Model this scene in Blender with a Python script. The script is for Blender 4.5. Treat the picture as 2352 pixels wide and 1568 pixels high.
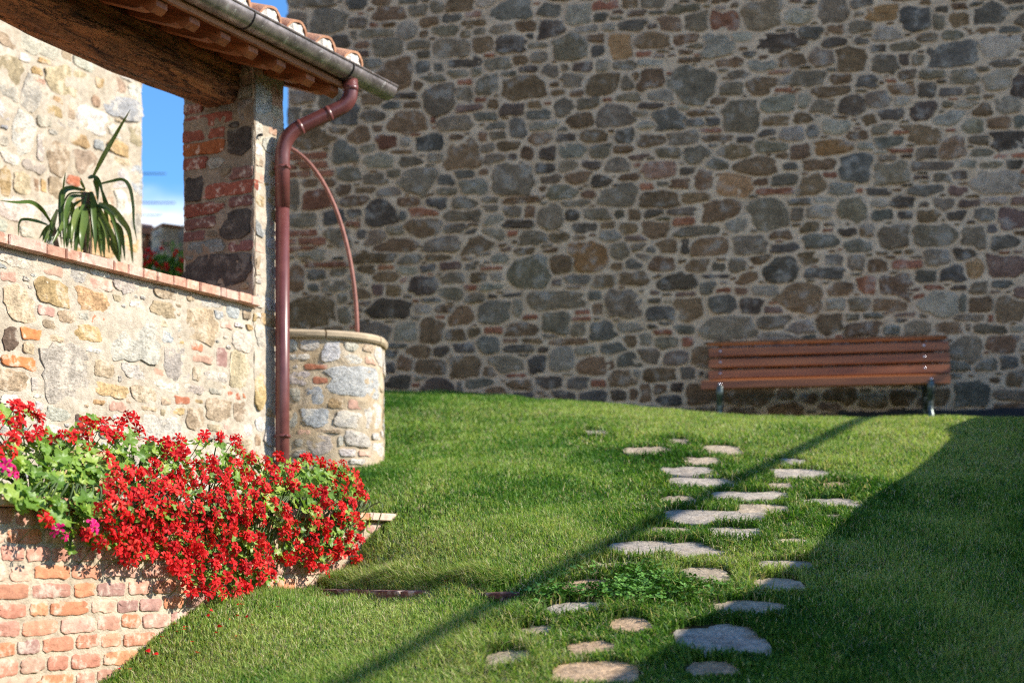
import bpy, math, random
import numpy as np
from mathutils import Vector, Matrix, Quaternion

for _o in list(bpy.data.objects):
    bpy.data.objects.remove(_o)
SC = bpy.context.scene
COL = SC.collection
R = math.radians
random.seed(7)
rng = np.random.default_rng(11)

# ------------------------------------------------------------------ camera, sky, sun, exposure
EZ = 1.5                    # eye height above the ground at the camera
FPX = 3267.0                # focal length and horizon in 2352-wide picture units
HY = 1275.0
cam_d = bpy.data.cameras.new('camera')
cam = bpy.data.objects.new('camera', cam_d)
COL.objects.link(cam)
cam.location = (0, 0, EZ)
cam.rotation_euler = (R(90), 0, 0)
cam_d.sensor_width = 36
cam_d.lens = 50.0
cam_d.shift_y = (HY - 784.0) / 2352.0
cam_d.clip_end = 2000
cam_d.clip_start = 0.05
cam_d.dof.use_dof = True
cam_d.dof.focus_distance = 5.75
cam_d.dof.aperture_fstop = 1.9
SC.camera = cam

SUN_EL = R(33)
SUN_AZ = R(-6)              # from +X, negative is towards the camera
S = Vector((math.cos(SUN_AZ) * math.cos(SUN_EL), math.sin(SUN_AZ) * math.cos(SUN_EL), math.sin(SUN_EL)))
W = bpy.data.worlds.new('World')
SC.world = W
W.use_nodes = True
wn, wl = W.node_tree.nodes, W.node_tree.links
wn.clear()
w_out = wn.new('ShaderNodeOutputWorld')
w_bg = wn.new('ShaderNodeBackground')
w_sky = wn.new('ShaderNodeTexSky')
w_sky.sky_type = 'NISHITA'
w_sky.sun_disc = False
w_sky.sun_elevation = SUN_EL
w_sky.sun_rotation = R(96)
w_sky.altitude = 400
w_sky.air_density = 1.0
w_sky.dust_density = 0.15
w_sky.ozone_density = 3.5
# low band of fair-weather cloud along the horizon
w_tc = wn.new('ShaderNodeTexCoord')
w_sep = wn.new('ShaderNodeSeparateXYZ')
w_n = wn.new('ShaderNodeTexNoise')
w_n.inputs['Scale'].default_value = 7.0
w_n.inputs['Detail'].default_value = 6.0
w_map = wn.new('ShaderNodeMapping')
w_map.inputs['Scale'].default_value = (1, 1, 2.2)
wl.new(w_tc.outputs['Generated'], w_map.inputs['Vector'])
wl.new(w_map.outputs[0], w_n.inputs['Vector'])
wl.new(w_tc.outputs['Generated'], w_sep.inputs[0])
w_h = wn.new('ShaderNodeMath'); w_h.operation = 'MULTIPLY_ADD'
wl.new(w_sep.outputs['Z'], w_h.inputs[0])
w_h.inputs[1].default_value = -14.0
w_h.inputs[2].default_value = 3.36
w_add = wn.new('ShaderNodeMath'); w_add.operation = 'ADD'
wl.new(w_h.outputs[0], w_add.inputs[0])
wl.new(w_n.outputs['Fac'], w_add.inputs[1])
w_r = wn.new('ShaderNodeMapRange')
w_r.interpolation_type = 'SMOOTHSTEP'
w_r.inputs['From Min'].default_value = 0.42
w_r.inputs['From Max'].default_value = 0.80
w_r.inputs['To Max'].default_value = 0.9
wl.new(w_add.outputs[0], w_r.inputs['Value'])
w_mix = wn.new('ShaderNodeMixRGB')
wl.new(w_r.outputs[0], w_mix.inputs['Fac'])
w_tint = wn.new('ShaderNodeMixRGB'); w_tint.blend_type = 'MULTIPLY'
w_tint.inputs['Fac'].default_value = 1.0
w_tint.inputs['Color2'].default_value = (0.50, 0.79, 1.0, 1)
wl.new(w_sky.outputs[0], w_tint.inputs['Color1'])
wl.new(w_tint.outputs[0], w_mix.inputs['Color1'])
w_mix.inputs['Color2'].default_value = (6.5, 6.8, 7.2, 1)
wl.new(w_mix.outputs[0], w_bg.inputs['Color'])
w_bg.inputs['Strength'].default_value = 0.15
wl.new(w_bg.outputs[0], w_out.inputs['Surface'])

sun_d = bpy.data.lights.new('sun', 'SUN')
sun_d.energy = 4.5
sun_d.angle = R(0.53)
sun_d.color = (1.0, 0.93, 0.82)
sun = bpy.data.objects.new('sun', sun_d)
COL.objects.link(sun)
sun.location = (20, -2, 14)
sun.rotation_euler = S.to_track_quat('Z', 'Y').to_euler()

SC.view_settings.view_transform = 'Standard'
SC.view_settings.look = 'None'
SC.view_settings.gamma = 1.0
SC.view_settings.exposure = 0.82
SC.view_settings.use_curve_mapping = False
SC.cycles.use_denoising = False
SC.cycles.filter_width = 1.15
SC.cycles.sample_clamp_indirect = 2.5
SC.cycles.max_bounces = 8

# ------------------------------------------------------------------ small helpers
Z3 = np.array((0.0, 0.0, 1.0))

def hash2(ix, iy, s):
    h = (ix * 374761393 + iy * 668265263 + s * 1442695041) & 0xFFFFFFFF
    h = ((h ^ (h >> 13)) * 1274126177) & 0xFFFFFFFF
    return ((h ^ (h >> 16)) & 0xFFFF) / 65535.0

def vnoise(x, y, s=0):
    x = np.asarray(x, float); y = np.asarray(y, float)
    ix = np.floor(x).astype(np.int64); iy = np.floor(y).astype(np.int64)
    fx = x - ix; fy = y - iy
    fx = fx * fx * (3 - 2 * fx); fy = fy * fy * (3 - 2 * fy)
    a = hash2(ix, iy, s); b = hash2(ix + 1, iy, s); c = hash2(ix, iy + 1, s); d = hash2(ix + 1, iy + 1, s)
    return (a * (1 - fx) + b * fx) * (1 - fy) + (c * (1 - fx) + d * fx) * fy - 0.5

def fbm(x, y, s=0, o=3):
    r = 0; k = 1.0
    for i in range(o):
        r = r + vnoise(np.asarray(x) * 2 ** i, np.asarray(y) * 2 ** i, s + i * 17) * k
        k *= 0.5
    return r

def ray(px, py):
    """direction (per metre of depth) of a picture point, 2352-wide units"""
    return ((px - 1176.0) / FPX, 1.0, (HY - py) / FPX)

def mk(name, verts, faces, mat=None, parent=None, tint=None, smooth=True, loc=None):
    me = bpy.data.meshes.new(name)
    me.from_pydata([tuple(map(float, v)) for v in verts], [], faces)
    if smooth:
        me.polygons.foreach_set('use_smooth', [True] * len(me.polygons))
    if tint is not None:
        add_tint(me, tint)
    if mat is not None:
        me.materials.append(mat)
    me.update()
    o = bpy.data.objects.new(name, me)
    COL.objects.link(o)
    if parent is not None:
        o.parent = parent
    if loc is not None:
        o.location = loc
    return o

def add_tint(me, tint):
    t = np.asarray(tint, float)
    n = len(me.vertices)
    if t.ndim == 1:
        t = np.tile(t[:3], (n, 1))
    a = me.color_attributes.new('tint', 'FLOAT_COLOR', 'POINT')
    c = np.ones((n, 4), np.float32); c[:, :3] = t[:, :3]
    a.data.foreach_set('color', c.ravel())

def tag(o, label=None, cat=None, group=None, kind=None):
    if label: o['label'] = label
    if cat: o['category'] = cat
    if group: o['group'] = group
    if kind: o['kind'] = kind
    return o

def empty(name, loc, label=None, cat=None, group=None, kind=None):
    o = bpy.data.objects.new(name, None)
    o.empty_display_size = 0.1
    COL.objects.link(o)
    o.location = loc
    bpy.context.view_layer.update()
    return tag(o, label, cat, group, kind)

def keep(o, parent):
    """parent an object whose mesh is in world coordinates"""
    o.parent = parent
    p = parent; m = Matrix.Identity(4)
    chain = []
    while p is not None:
        chain.append(p); p = p.parent
    for c in reversed(chain):
        m = m @ c.matrix_parent_inverse @ c.matrix_basis
    o.matrix_parent_inverse = m.inverted()
    return o

def kid(name, verts, faces, mat, parent, tint=None, smooth=True):
    return keep(mk(name, verts, faces, mat, None, tint, smooth), parent)

class MB:
    """collects shapes into one mesh"""
    def __init__(s): s.v = []; s.f = []; s.c = []
    def add(s, v, f, c=None):
        o = len(s.v)
        s.v += [tuple(map(float, p)) for p in v]
        s.f += [tuple(i + o for i in q) for q in f]
        if c is not None: s.c += [tuple(c)] * len(v)
    def box(s, c, ax, ay, az, hx, hy, hz, bev=0.0):
        c = np.array(c, float); A = [np.array(q, float) for q in (ax, ay, az)]
        v = []
        if bev <= 0:
            for sx in (-1, 1):
                for sy in (-1, 1):
                    for sz in (-1, 1):
                        v.append(c + A[0] * sx * hx + A[1] * sy * hy + A[2] * sz * hz)
            f = [(0, 1, 3, 2), (4, 6, 7, 5), (0, 4, 5, 1), (2, 3, 7, 6), (0, 2, 6, 4), (1, 5, 7, 3)]
            s.add(v, f); return
        prof = [(1, 1 - bev / hy), (1 - bev / hx, 1)]
        ring = []
        for sx, sy in ((1, 1), (-1, 1), (-1, -1), (1, -1)):
            p = [(sx * a, sy * b) for a, b in prof]
            if sx * sy < 0: p.reverse()
            ring += p
        n = len(ring)
        lay = [(-1, 1 - bev / min(hx, hy)), (-1 + bev / hz, 1), (1 - bev / hz, 1), (1, 1 - bev / min(hx, hy))]
        for z, k in lay:
            for a, b in ring:
                v.append(c + A[0] * a * hx * k + A[1] * b * hy * k + A[2] * z * hz)
        f = []
        for l in range(3):
            for i in range(n):
                j = (i + 1) % n
                f.append((l * n + i, l * n + j, (l + 1) * n + j, (l + 1) * n + i))
        f.append(tuple(range(n))[::-1]); f.append(tuple(range(3 * n, 4 * n)))
        s.add(v, f)
    def tube(s, pts, rad, k=10, cap=True, flat=None):
        P = [np.array(p, float) for p in pts]
        if not hasattr(rad, '__len__'): rad = [rad] * len(P)
        up = None; v = []
        for i, p in enumerate(P):
            t = P[min(i + 1, len(P) - 1)] - P[max(i - 1, 0)]
            t /= max(np.linalg.norm(t), 1e-9)
            if up is None:
                up = np.cross(t, Z3) if abs(t[2]) < 0.9 else np.cross(t, (1.0, 0, 0))
            a = up - t * up.dot(t); a /= max(np.linalg.norm(a), 1e-9); up = a
            b = np.cross(t, a)
            for j in range(k):
                q = 2 * math.pi * j / k
                v.append(p + (a * math.cos(q) + b * math.sin(q)) * rad[i])
        f = []
        for i in range(len(P) - 1):
            for j in range(k):
                l = (j + 1) % k
                f.append((i * k + j, i * k + l, (i + 1) * k + l, (i + 1) * k + j))
        if cap:
            f.append(tuple(range(k))[::-1]); f.append(tuple(range((len(P) - 1) * k, len(P) * k)))
        s.add(v, f)
    def build(s, name, mat, parent=None, smooth=True, tint=None):
        t = np.array(s.c) if (s.c and tint is None) else tint
        if parent is None:
            return mk(name, s.v, s.f, mat, None, t, smooth)
        return kid(name, s.v, s.f, mat, parent, t, smooth)

def autosmooth(o, ang=35):
    me = o.data
    try:
        me.set_sharp_from_angle(angle=R(ang))
    except Exception:
        pass
    return o

def fillet(pts, r, n=6):
    P = [np.array(p, float) for p in pts]
    out = [P[0]]
    for i in range(1, len(P) - 1):
        a = P[i - 1] - P[i]; b = P[i + 1] - P[i]
        la, lb = np.linalg.norm(a), np.linalg.norm(b)
        d = min(r, la * 0.49, lb * 0.49)
        p0 = P[i] + a / la * d; p1 = P[i] + b / lb * d
        for k in range(n + 1):
            t = k / n
            out.append(p0 * (1 - t) ** 2 + 2 * P[i] * t * (1 - t) + p1 * t * t)
    out.append(P[-1])
    return out

def catmull(pts, n=8):
    P = [np.array(p, float) for p in pts]
    P = [2 * P[0] - P[1]] + P + [2 * P[-1] - P[-2]]
    out = []
    for i in range(1, len(P) - 2):
        for k in range(n):
            t = k / n
            out.append(0.5 * (2 * P[i] + (P[i + 1] - P[i - 1]) * t + (2 * P[i - 1] - 5 * P[i] + 4 * P[i + 1] - P[i + 2]) * t * t
                              + (3 * P[i] - P[i - 1] - 3 * P[i + 1] + P[i + 2]) * t ** 3))
    out.append(P[-2])
    return out

# ------------------------------------------------------------------ materials
class NT:
    def __init__(s, name):
        s.m = bpy.data.materials.new(name)
        s.m.use_nodes = True
        s.n = s.m.node_tree.nodes; s.l = s.m.node_tree.links
        s.b = s.n['Principled BSDF']; s.out = s.n['Material Output']
    def new(s, t, **kw):
        n = s.n.new(t)
        for k, v in kw.items(): setattr(n, k, v)
        return n
    def pos(s, obj=False):
        if obj: return s.new('ShaderNodeTexCoord').outputs['Object']
        return s.new('ShaderNodeNewGeometry').outputs['Position']
    def noise(s, vec, scale, detail=4, rough=0.55, stretch=None):
        if stretch:
            mp = s.new('ShaderNodeMapping'); mp.inputs['Scale'].default_value = stretch
            s.l.new(vec, mp.inputs['Vector']); vec = mp.outputs[0]
        n = s.new('ShaderNodeTexNoise')
        n.inputs['Scale'].default_value = scale; n.inputs['Detail'].default_value = detail; n.inputs['Roughness'].default_value = rough
        s.l.new(vec, n.inputs['Vector'])
        return n.outputs['Fac']
    def ramp(s, fac, stops):
        r = s.new('ShaderNodeValToRGB')
        e = r.color_ramp.elements
        while len(e) < len(stops): e.new(0.5)
        for q, (p, c) in zip(e, stops):
            q.position = p; q.color = (*c, 1) if len(c) == 3 else c
        s.l.new(fac, r.inputs['Fac'])
        return r.outputs['Color']
    def rng(s, fac, a, b, c=0.0, d=1.0):
        r = s.new('ShaderNodeMapRange')
        for k, v in zip(('From Min', 'From Max', 'To Min', 'To Max'), (a, b, c, d)): r.inputs[k].default_value = v
        s.l.new(fac, r.inputs['Value'])
        return r.outputs[0]
    def mix(s, fac, a, b, mode='MIX'):
        m = s.new('ShaderNodeMixRGB', blend_type=mode)
        for k, v in (('Fac', fac), ('Color1', a), ('Color2', b)):
            if isinstance(v, (int, float)): m.inputs[k].default_value = v
            elif isinstance(v, tuple): m.inputs[k].default_value = (*v, 1) if len(v) == 3 else v
            else: s.l.new(v, m.inputs[k])
        return m.outputs[0]
    def attr(s, name='tint'):
        return s.new('ShaderNodeAttribute', attribute_name=name).outputs['Color']
    def bump(s, h, strength=0.3, dist=0.01):
        b = s.new('ShaderNodeBump')
        b.inputs['Strength'].default_value = strength; b.inputs['Distance'].default_value = dist
        s.l.new(h, b.inputs['Height']); s.l.new(b.outputs[0], s.b.inputs['Normal'])
    def col(s, c):
        if isinstance(c, tuple): s.b.inputs['Base Color'].default_value = (*c, 1)
        else: s.l.new(c, s.b.inputs['Base Color'])
    def set(s, **kw):
        for k, v in kw.items(): s.b.inputs[k.replace('_', ' ')].default_value = v

def m_stone(name, smear=(0.70, 0.62, 0.49), amount=0.35, bump=0.6, scale=14.0):
    t = NT(name); p = t.pos()
    n1 = t.noise(p, scale, 8, 0.68); n2 = t.noise(p, scale * 6, 5, 0.65); n3 = t.noise(p, scale * 0.5, 3)
    n4 = t.noise(p, scale * 2.2, 6, 0.7, (1, 1, 2.5))
    c = t.mix(1.0, t.attr(), t.ramp(n1, [(0.28, (0.55, 0.53, 0.50)), (0.48, (1, 1, 1)), (0.72, (1.45, 1.38, 1.28))]), 'MULTIPLY')
    c = t.mix(0.8, c, t.ramp(n2, [(0.32, (0.52, 0.50, 0.48)), (0.62, (1.18, 1.16, 1.13))]), 'MULTIPLY')
    c = t.mix(0.6, c, t.ramp(n4, [(0.36, (0.55, 0.52, 0.48)), (0.50, (1.05, 1.04, 1.03))]), 'MULTIPLY')
    nn = t.new('ShaderNodeMath', operation='MULTIPLY_ADD')
    t.l.new(n3, nn.inputs[0]); nn.inputs[1].default_value = 0.5; t.l.new(n1, nn.inputs[2])
    f = t.rng(nn.outputs[0], 0.80, 0.92, 0.0, amount)
    c = t.mix(f, c, smear)
    t.col(c); t.set(Roughness=0.92); t.b.inputs['Specular IOR Level'].default_value = 0.2
    hh = t.new('ShaderNodeMath', operation='MULTIPLY_ADD')
    t.l.new(n2, hh.inputs[0]); hh.inputs[1].default_value = 0.35; t.l.new(n4, hh.inputs[2])
    h2 = t.new('ShaderNodeMath', operation='ADD'); t.l.new(hh.outputs[0], h2.inputs[0]); t.l.new(n1, h2.inputs[1])
    t.bump(h2.outputs[0], bump, 0.022)
    return t.m

def m_mortar(name, base, dark, bump=0.5):
    t = NT(name); p = t.pos()
    n1 = t.noise(p, 5, 5, 0.6); n2 = t.noise(p, 120, 3, 0.7); n3 = t.noise(p, 30, 4, 0.6)
    c = t.mix(t.rng(n1, 0.35, 0.68), base, dark)
    c = t.mix(0.8, c, t.ramp(n3, [(0.3, (0.66, 0.63, 0.60)), (0.65, (1.12, 1.11, 1.09))]), 'MULTIPLY')
    c = t.mix(t.rng(n2, 0.66, 0.72, 0, 0.45), c, (0.22, 0.17, 0.12))
    t.col(c); t.set(Roughness=0.95); t.b.inputs['Specular IOR Level'].default_value = 0.1
    hh = t.new('ShaderNodeMath', operation='ADD')
    t.l.new(n2, hh.inputs[0]); t.l.new(n3, hh.inputs[1])
    t.bump(hh.outputs[0], bump, 0.012)
    return t.m

def m_brick(name, smear=(0.66, 0.58, 0.47), amount=0.75):
    t = NT(name); p = t.pos()
    n1 = t.noise(p, 30, 6, 0.65); n2 = t.noise(p, 140, 4, 0.6); n3 = t.noise(p, 9, 3)
    c = t.mix(1.0, t.attr(), t.ramp(n1, [(0.3, (0.68, 0.62, 0.6)), (0.5, (1, 1, 1)), (0.75, (1.25, 1.2, 1.15))]), 'MULTIPLY')
    nn = t.new('ShaderNodeMath', operation='MULTIPLY_ADD')
    t.l.new(n3, nn.inputs[0]); nn.inputs[1].default_value = 0.8; t.l.new(n1, nn.inputs[2])
    c = t.mix(t.rng(nn.outputs[0], 0.96, 1.10, 0, amount), c, smear)
    c = t.mix(t.rng(n2, 0.66, 0.72, 0, 0.5), c, (0.12, 0.07, 0.05))
    t.col(c); t.set(Roughness=0.9); t.b.inputs['Specular IOR Level'].default_value = 0.2
    hh = t.new('ShaderNodeMath', operation='MULTIPLY_ADD')
    t.l.new(n2, hh.inputs[0]); hh.inputs[1].default_value = 0.5; t.l.new(n1, hh.inputs[2])
    t.bump(hh.outputs[0], 0.45, 0.012)
    return t.m

def m_wood(name, dark, light, axis, scale=9.0, rough=0.75, bump=0.4, knots=True, crack=0.0, stretch=0.12):
    """axis: unit vector of the grain"""
    t = NT(name); p = t.pos()
    ax = Vector(axis).normalized()
    q = ax.rotation_difference(Vector((1, 0, 0))).to_euler()
    mp = t.new('ShaderNodeMapping'); mp.inputs['Rotation'].default_value = q
    t.l.new(p, mp.inputs['Vector'])
    n1 = t.noise(mp.outputs[0], scale, 6, 0.6, (stretch, 1, 1))
    n2 = t.noise(mp.outputs[0], scale * 5, 4, 0.6, (0.05, 1, 1))
    n3 = t.noise(mp.outputs[0], scale * 0.6, 2, 0.5, (0.6, 1, 1))
    c = t.mix(t.rng(n1, 0.3, 0.7), dark, light)
    c = t.mix(0.7, c, t.ramp(n2, [(0.33, (0.45, 0.42, 0.4)), (0.55, (1.05, 1.05, 1.05))]), 'MULTIPLY')
    if knots:
        c = t.mix(t.rng(n3, 0.66, 0.74, 0, 0.6), c, tuple(x * 0.35 for x in dark))
    hh = t.new('ShaderNodeMath', operation='ADD')
    t.l.new(n2, hh.inputs[0]); t.l.new(n1, hh.inputs[1])
    if crack:
        n5 = t.noise(mp.outputs[0], scale * 1.3, 5, 0.65, (0.10, 1, 1)); n6 = t.noise(mp.outputs[0], scale * 2.0, 5, 0.7, (0.45, 1, 1))
        for q_, w_ in ((n5, .016), (n6, .010)):
            ab = t.new('ShaderNodeMath', operation='SUBTRACT'); t.l.new(q_, ab.inputs[0]); ab.inputs[1].default_value = .5
            a2 = t.new('ShaderNodeMath', operation='ABSOLUTE'); t.l.new(ab.outputs[0], a2.inputs[0])
            f_ = t.rng(a2.outputs[0], 0.0, w_, crack, 0.0)
            c = t.mix(f_, c, (0.012, 0.007, 0.005))
            sb_ = t.new('ShaderNodeMath', operation='SUBTRACT'); t.l.new(hh.outputs[0], sb_.inputs[0]); t.l.new(f_, sb_.inputs[1]); hh = sb_
    t.col(c); t.set(Roughness=rough)
    t.bump(hh.outputs[0], bump, 0.01)
    return t.m

def m_leaf(name, cols, trans=0.35, rough=0.5, vein=0.0, coat=0.0):
    t = NT(name)
    oi = t.new('ShaderNodeObjectInfo').outputs['Random']
    c = t.ramp(oi, cols)
    p = t.pos(True)
    c = t.mix(0.5, c, t.ramp(t.noise(p, 60, 3), [(0.3, (0.75, 0.78, 0.7)), (0.7, (1.15, 1.12, 1.05))]), 'MULTIPLY')
    t.col(c); t.set(Roughness=rough); t.b.inputs['Specular IOR Level'].default_value = 0.35
    tr = t.new('ShaderNodeBsdfTranslucent')
    t.l.new(t.mix(1.0, c, (1.25, 1.3, 0.7), 'MULTIPLY'), tr.inputs['Color'])
    ms = t.new('ShaderNodeMixShader'); ms.inputs['Fac'].default_value = trans
    t.l.new(t.b.outputs[0], ms.inputs[1]); t.l.new(tr.outputs[0], ms.inputs[2])
    t.l.new(ms.outputs[0], t.out.inputs['Surface'])
    return t.m

def m_petal(name, cols, trans=0.3):
    t = NT(name)
    oi = t.new('ShaderNodeObjectInfo').outputs['Random']
    c = t.ramp(oi, cols)
    t.col(c); t.set(Roughness=0.6); t.b.inputs['Specular IOR Level'].default_value = 0.25
    tr = t.new('ShaderNodeBsdfTranslucent'); t.l.new(c, tr.inputs['Color'])
    ms = t.new('ShaderNodeMixShader'); ms.inputs['Fac'].default_value = trans
    t.l.new(t.b.outputs[0], ms.inputs[1]); t.l.new(tr.outputs[0], ms.inputs[2])
    t.l.new(ms.outputs[0], t.out.inputs['Surface'])
    return t.m

def m_grass():
    t = NT('grass_blades')
    c = t.attr()
    t.col(c); t.set(Roughness=0.55); t.b.inputs['Specular IOR Level'].default_value = 0.3
    tr = t.new('ShaderNodeBsdfTranslucent'); t.l.new(t.mix(1.0, c, (1.2, 1.25, 0.6), 'MULTIPLY'), tr.inputs['Color'])
    ms = t.new('ShaderNodeMixShader'); ms.inputs['Fac'].default_value = 0.35
    t.l.new(t.b.outputs[0], ms.inputs[1]); t.l.new(tr.outputs[0], ms.inputs[2])
    t.l.new(ms.outputs[0], t.out.inputs['Surface'])
    return t.m

def m_plain(name, base, rough=0.7, metal=0.0, var=0.25, scale=20.0, bump=0.15, spec=0.5, chips=None):
    t = NT(name); p = t.pos()
    n1 = t.noise(p, scale, 5, 0.6)
    lo = tuple(x * (1 - var) for x in base); hi = tuple(min(1, x * (1 + var)) for x in base)
    c = t.mix(t.rng(n1, 0.3, 0.7), lo, hi)
    if chips:
        c = t.mix(t.rng(t.noise(p, chips[1], 3, 0.6), chips[2], chips[2] + 0.02), c, chips[0])
    t.col(c); t.set(Roughness=rough, Metallic=metal); t.b.inputs['Specular IOR Level'].default_value = spec
    if bump: t.bump(n1, bump, 0.006)
    return t.m

# ------------------------------------------------------------------ frame of the loggia (t along, o outwards)
ANG = R(28.6)
DV = np.array((math.sin(ANG), math.cos(ANG), 0.0))
NV = np.array((math.cos(ANG), -math.sin(ANG), 0.0))
B0 = np.array((-1.305, 7.6, 0.0))
def LP(t, o, z):
    """loggia frame -> world (z is above the eye)"""
    return B0 + DV * t + NV * o + Z3 * (z + EZ)

class Plane:
    def __init__(s, O, U, N):
        s.O = np.array(O, float); s.U = np.array(U, float); s.N = np.array(N, float)
    def P(s, u, v, h=0.0):
        return s.O + s.U * u + Z3 * v + s.N * h
    def uv(s, px, py):
        d = np.array(ray(px, py)); e = np.array((0, 0, EZ))
        k = (s.O - e).dot(s.N) / d.dot(s.N)
        q = e + d * k - s.O
        return q.dot(s.U), q[2]

M_STONE = m_stone('rubble_stone', amount=0.5)
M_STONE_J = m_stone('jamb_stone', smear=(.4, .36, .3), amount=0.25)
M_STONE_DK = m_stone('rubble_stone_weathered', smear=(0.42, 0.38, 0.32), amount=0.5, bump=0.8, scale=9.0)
M_MORTAR = m_mortar('lime_mortar', (0.57, 0.50, 0.40), (0.465, 0.395, 0.295))
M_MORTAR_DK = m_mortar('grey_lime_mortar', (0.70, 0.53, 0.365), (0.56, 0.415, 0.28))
M_MORTAR_WELL = m_mortar('well_mortar', (0.56, 0.47, 0.35), (0.48, 0.36, 0.22))
M_BRICK = m_brick('old_brick', amount=0.6)

PAL = dict(o=(.46, .36, .245), y=(.50, .35, .18), g=(.47, .43, .37), w=(.60, .56, .50), r=(.46, .18, .10), R=(.54, .21, .075),
           p=(.55, .34, .25), d=(.15, .10, .075), b=(.41, .42, .42), q=(.34, .20, .165), k=(.15, .125, .11), n=(.32, .23, .15), L=(.5, .5, .48), B=(.2, .23, .26))
PAL_SHADED = {k: tuple(x * .62 for x in v) for k, v in PAL.items()}  # dimmed copy for the pillar jamb: its shade is put into the colours
PAL_SHADED['r'] = (.27, .085, .055); PAL_SHADED['R'] = (.36, .11, .04); PAL_SHADED['q'] = (.20, .095, .08)
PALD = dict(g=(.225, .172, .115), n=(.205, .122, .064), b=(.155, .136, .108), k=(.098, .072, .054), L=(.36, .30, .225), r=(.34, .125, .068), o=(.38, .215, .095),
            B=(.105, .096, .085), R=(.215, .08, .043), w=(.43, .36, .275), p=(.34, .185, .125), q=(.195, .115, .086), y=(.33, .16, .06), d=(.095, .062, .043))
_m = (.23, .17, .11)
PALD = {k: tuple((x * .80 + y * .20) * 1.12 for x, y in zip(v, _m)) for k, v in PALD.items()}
BRICKS = set('rRpq')

def parse(txt, sx, ox, oy):
    out = []
    for s in txt.replace('\n', ';').split(';'):
        s = s.split()
        if len(s) == 5:
            x, y, w, h = map(float, s[:4])
            out.append((ox + x * sx, oy + y * sx, w * sx, h * sx, s[4]))
    return out

def stone_geom(P, u, v, ang, rad, h_edge, h_top, jit, K, r2):
    """verts/faces of one stone: star outline on the wall map P(u, v, h)"""
    V = []; F = []
    ca, sa = np.cos(ang), np.sin(ang)
    tu, tv = r2.normal(0, .035, 2)
    rings = ((rad, -0.03, 0), (np.maximum(rad - .002, rad * .9), h_edge * 0.7, 0.15), (np.maximum(rad - .009, rad * .8), h_edge, 0.5), (rad * .5, h_top, 1.0))
    for rr, hh, j in rings:
        for i in range(K):
            x, y = ca[i] * rr[i], sa[i] * rr[i]
            V.append(P(u + x, v + y, hh + j * jit * (r2.random() - 0.5) + (tu * x + tv * y if hh > 0 else 0)))
    n = len(rings)
    V.append(P(u, v, h_top + jit * (r2.random() - 0.5)))
    for l in range(n - 1):
        for i in range(K):
            q = (i + 1) % K
            F.append((l * K + i, l * K + q, (l + 1) * K + q, (l + 1) * K + i))
    for i in range(K):
        F.append(((n - 1) * K + i, (n - 1) * K + (i + 1) % K, n * K))
    return V, F

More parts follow.
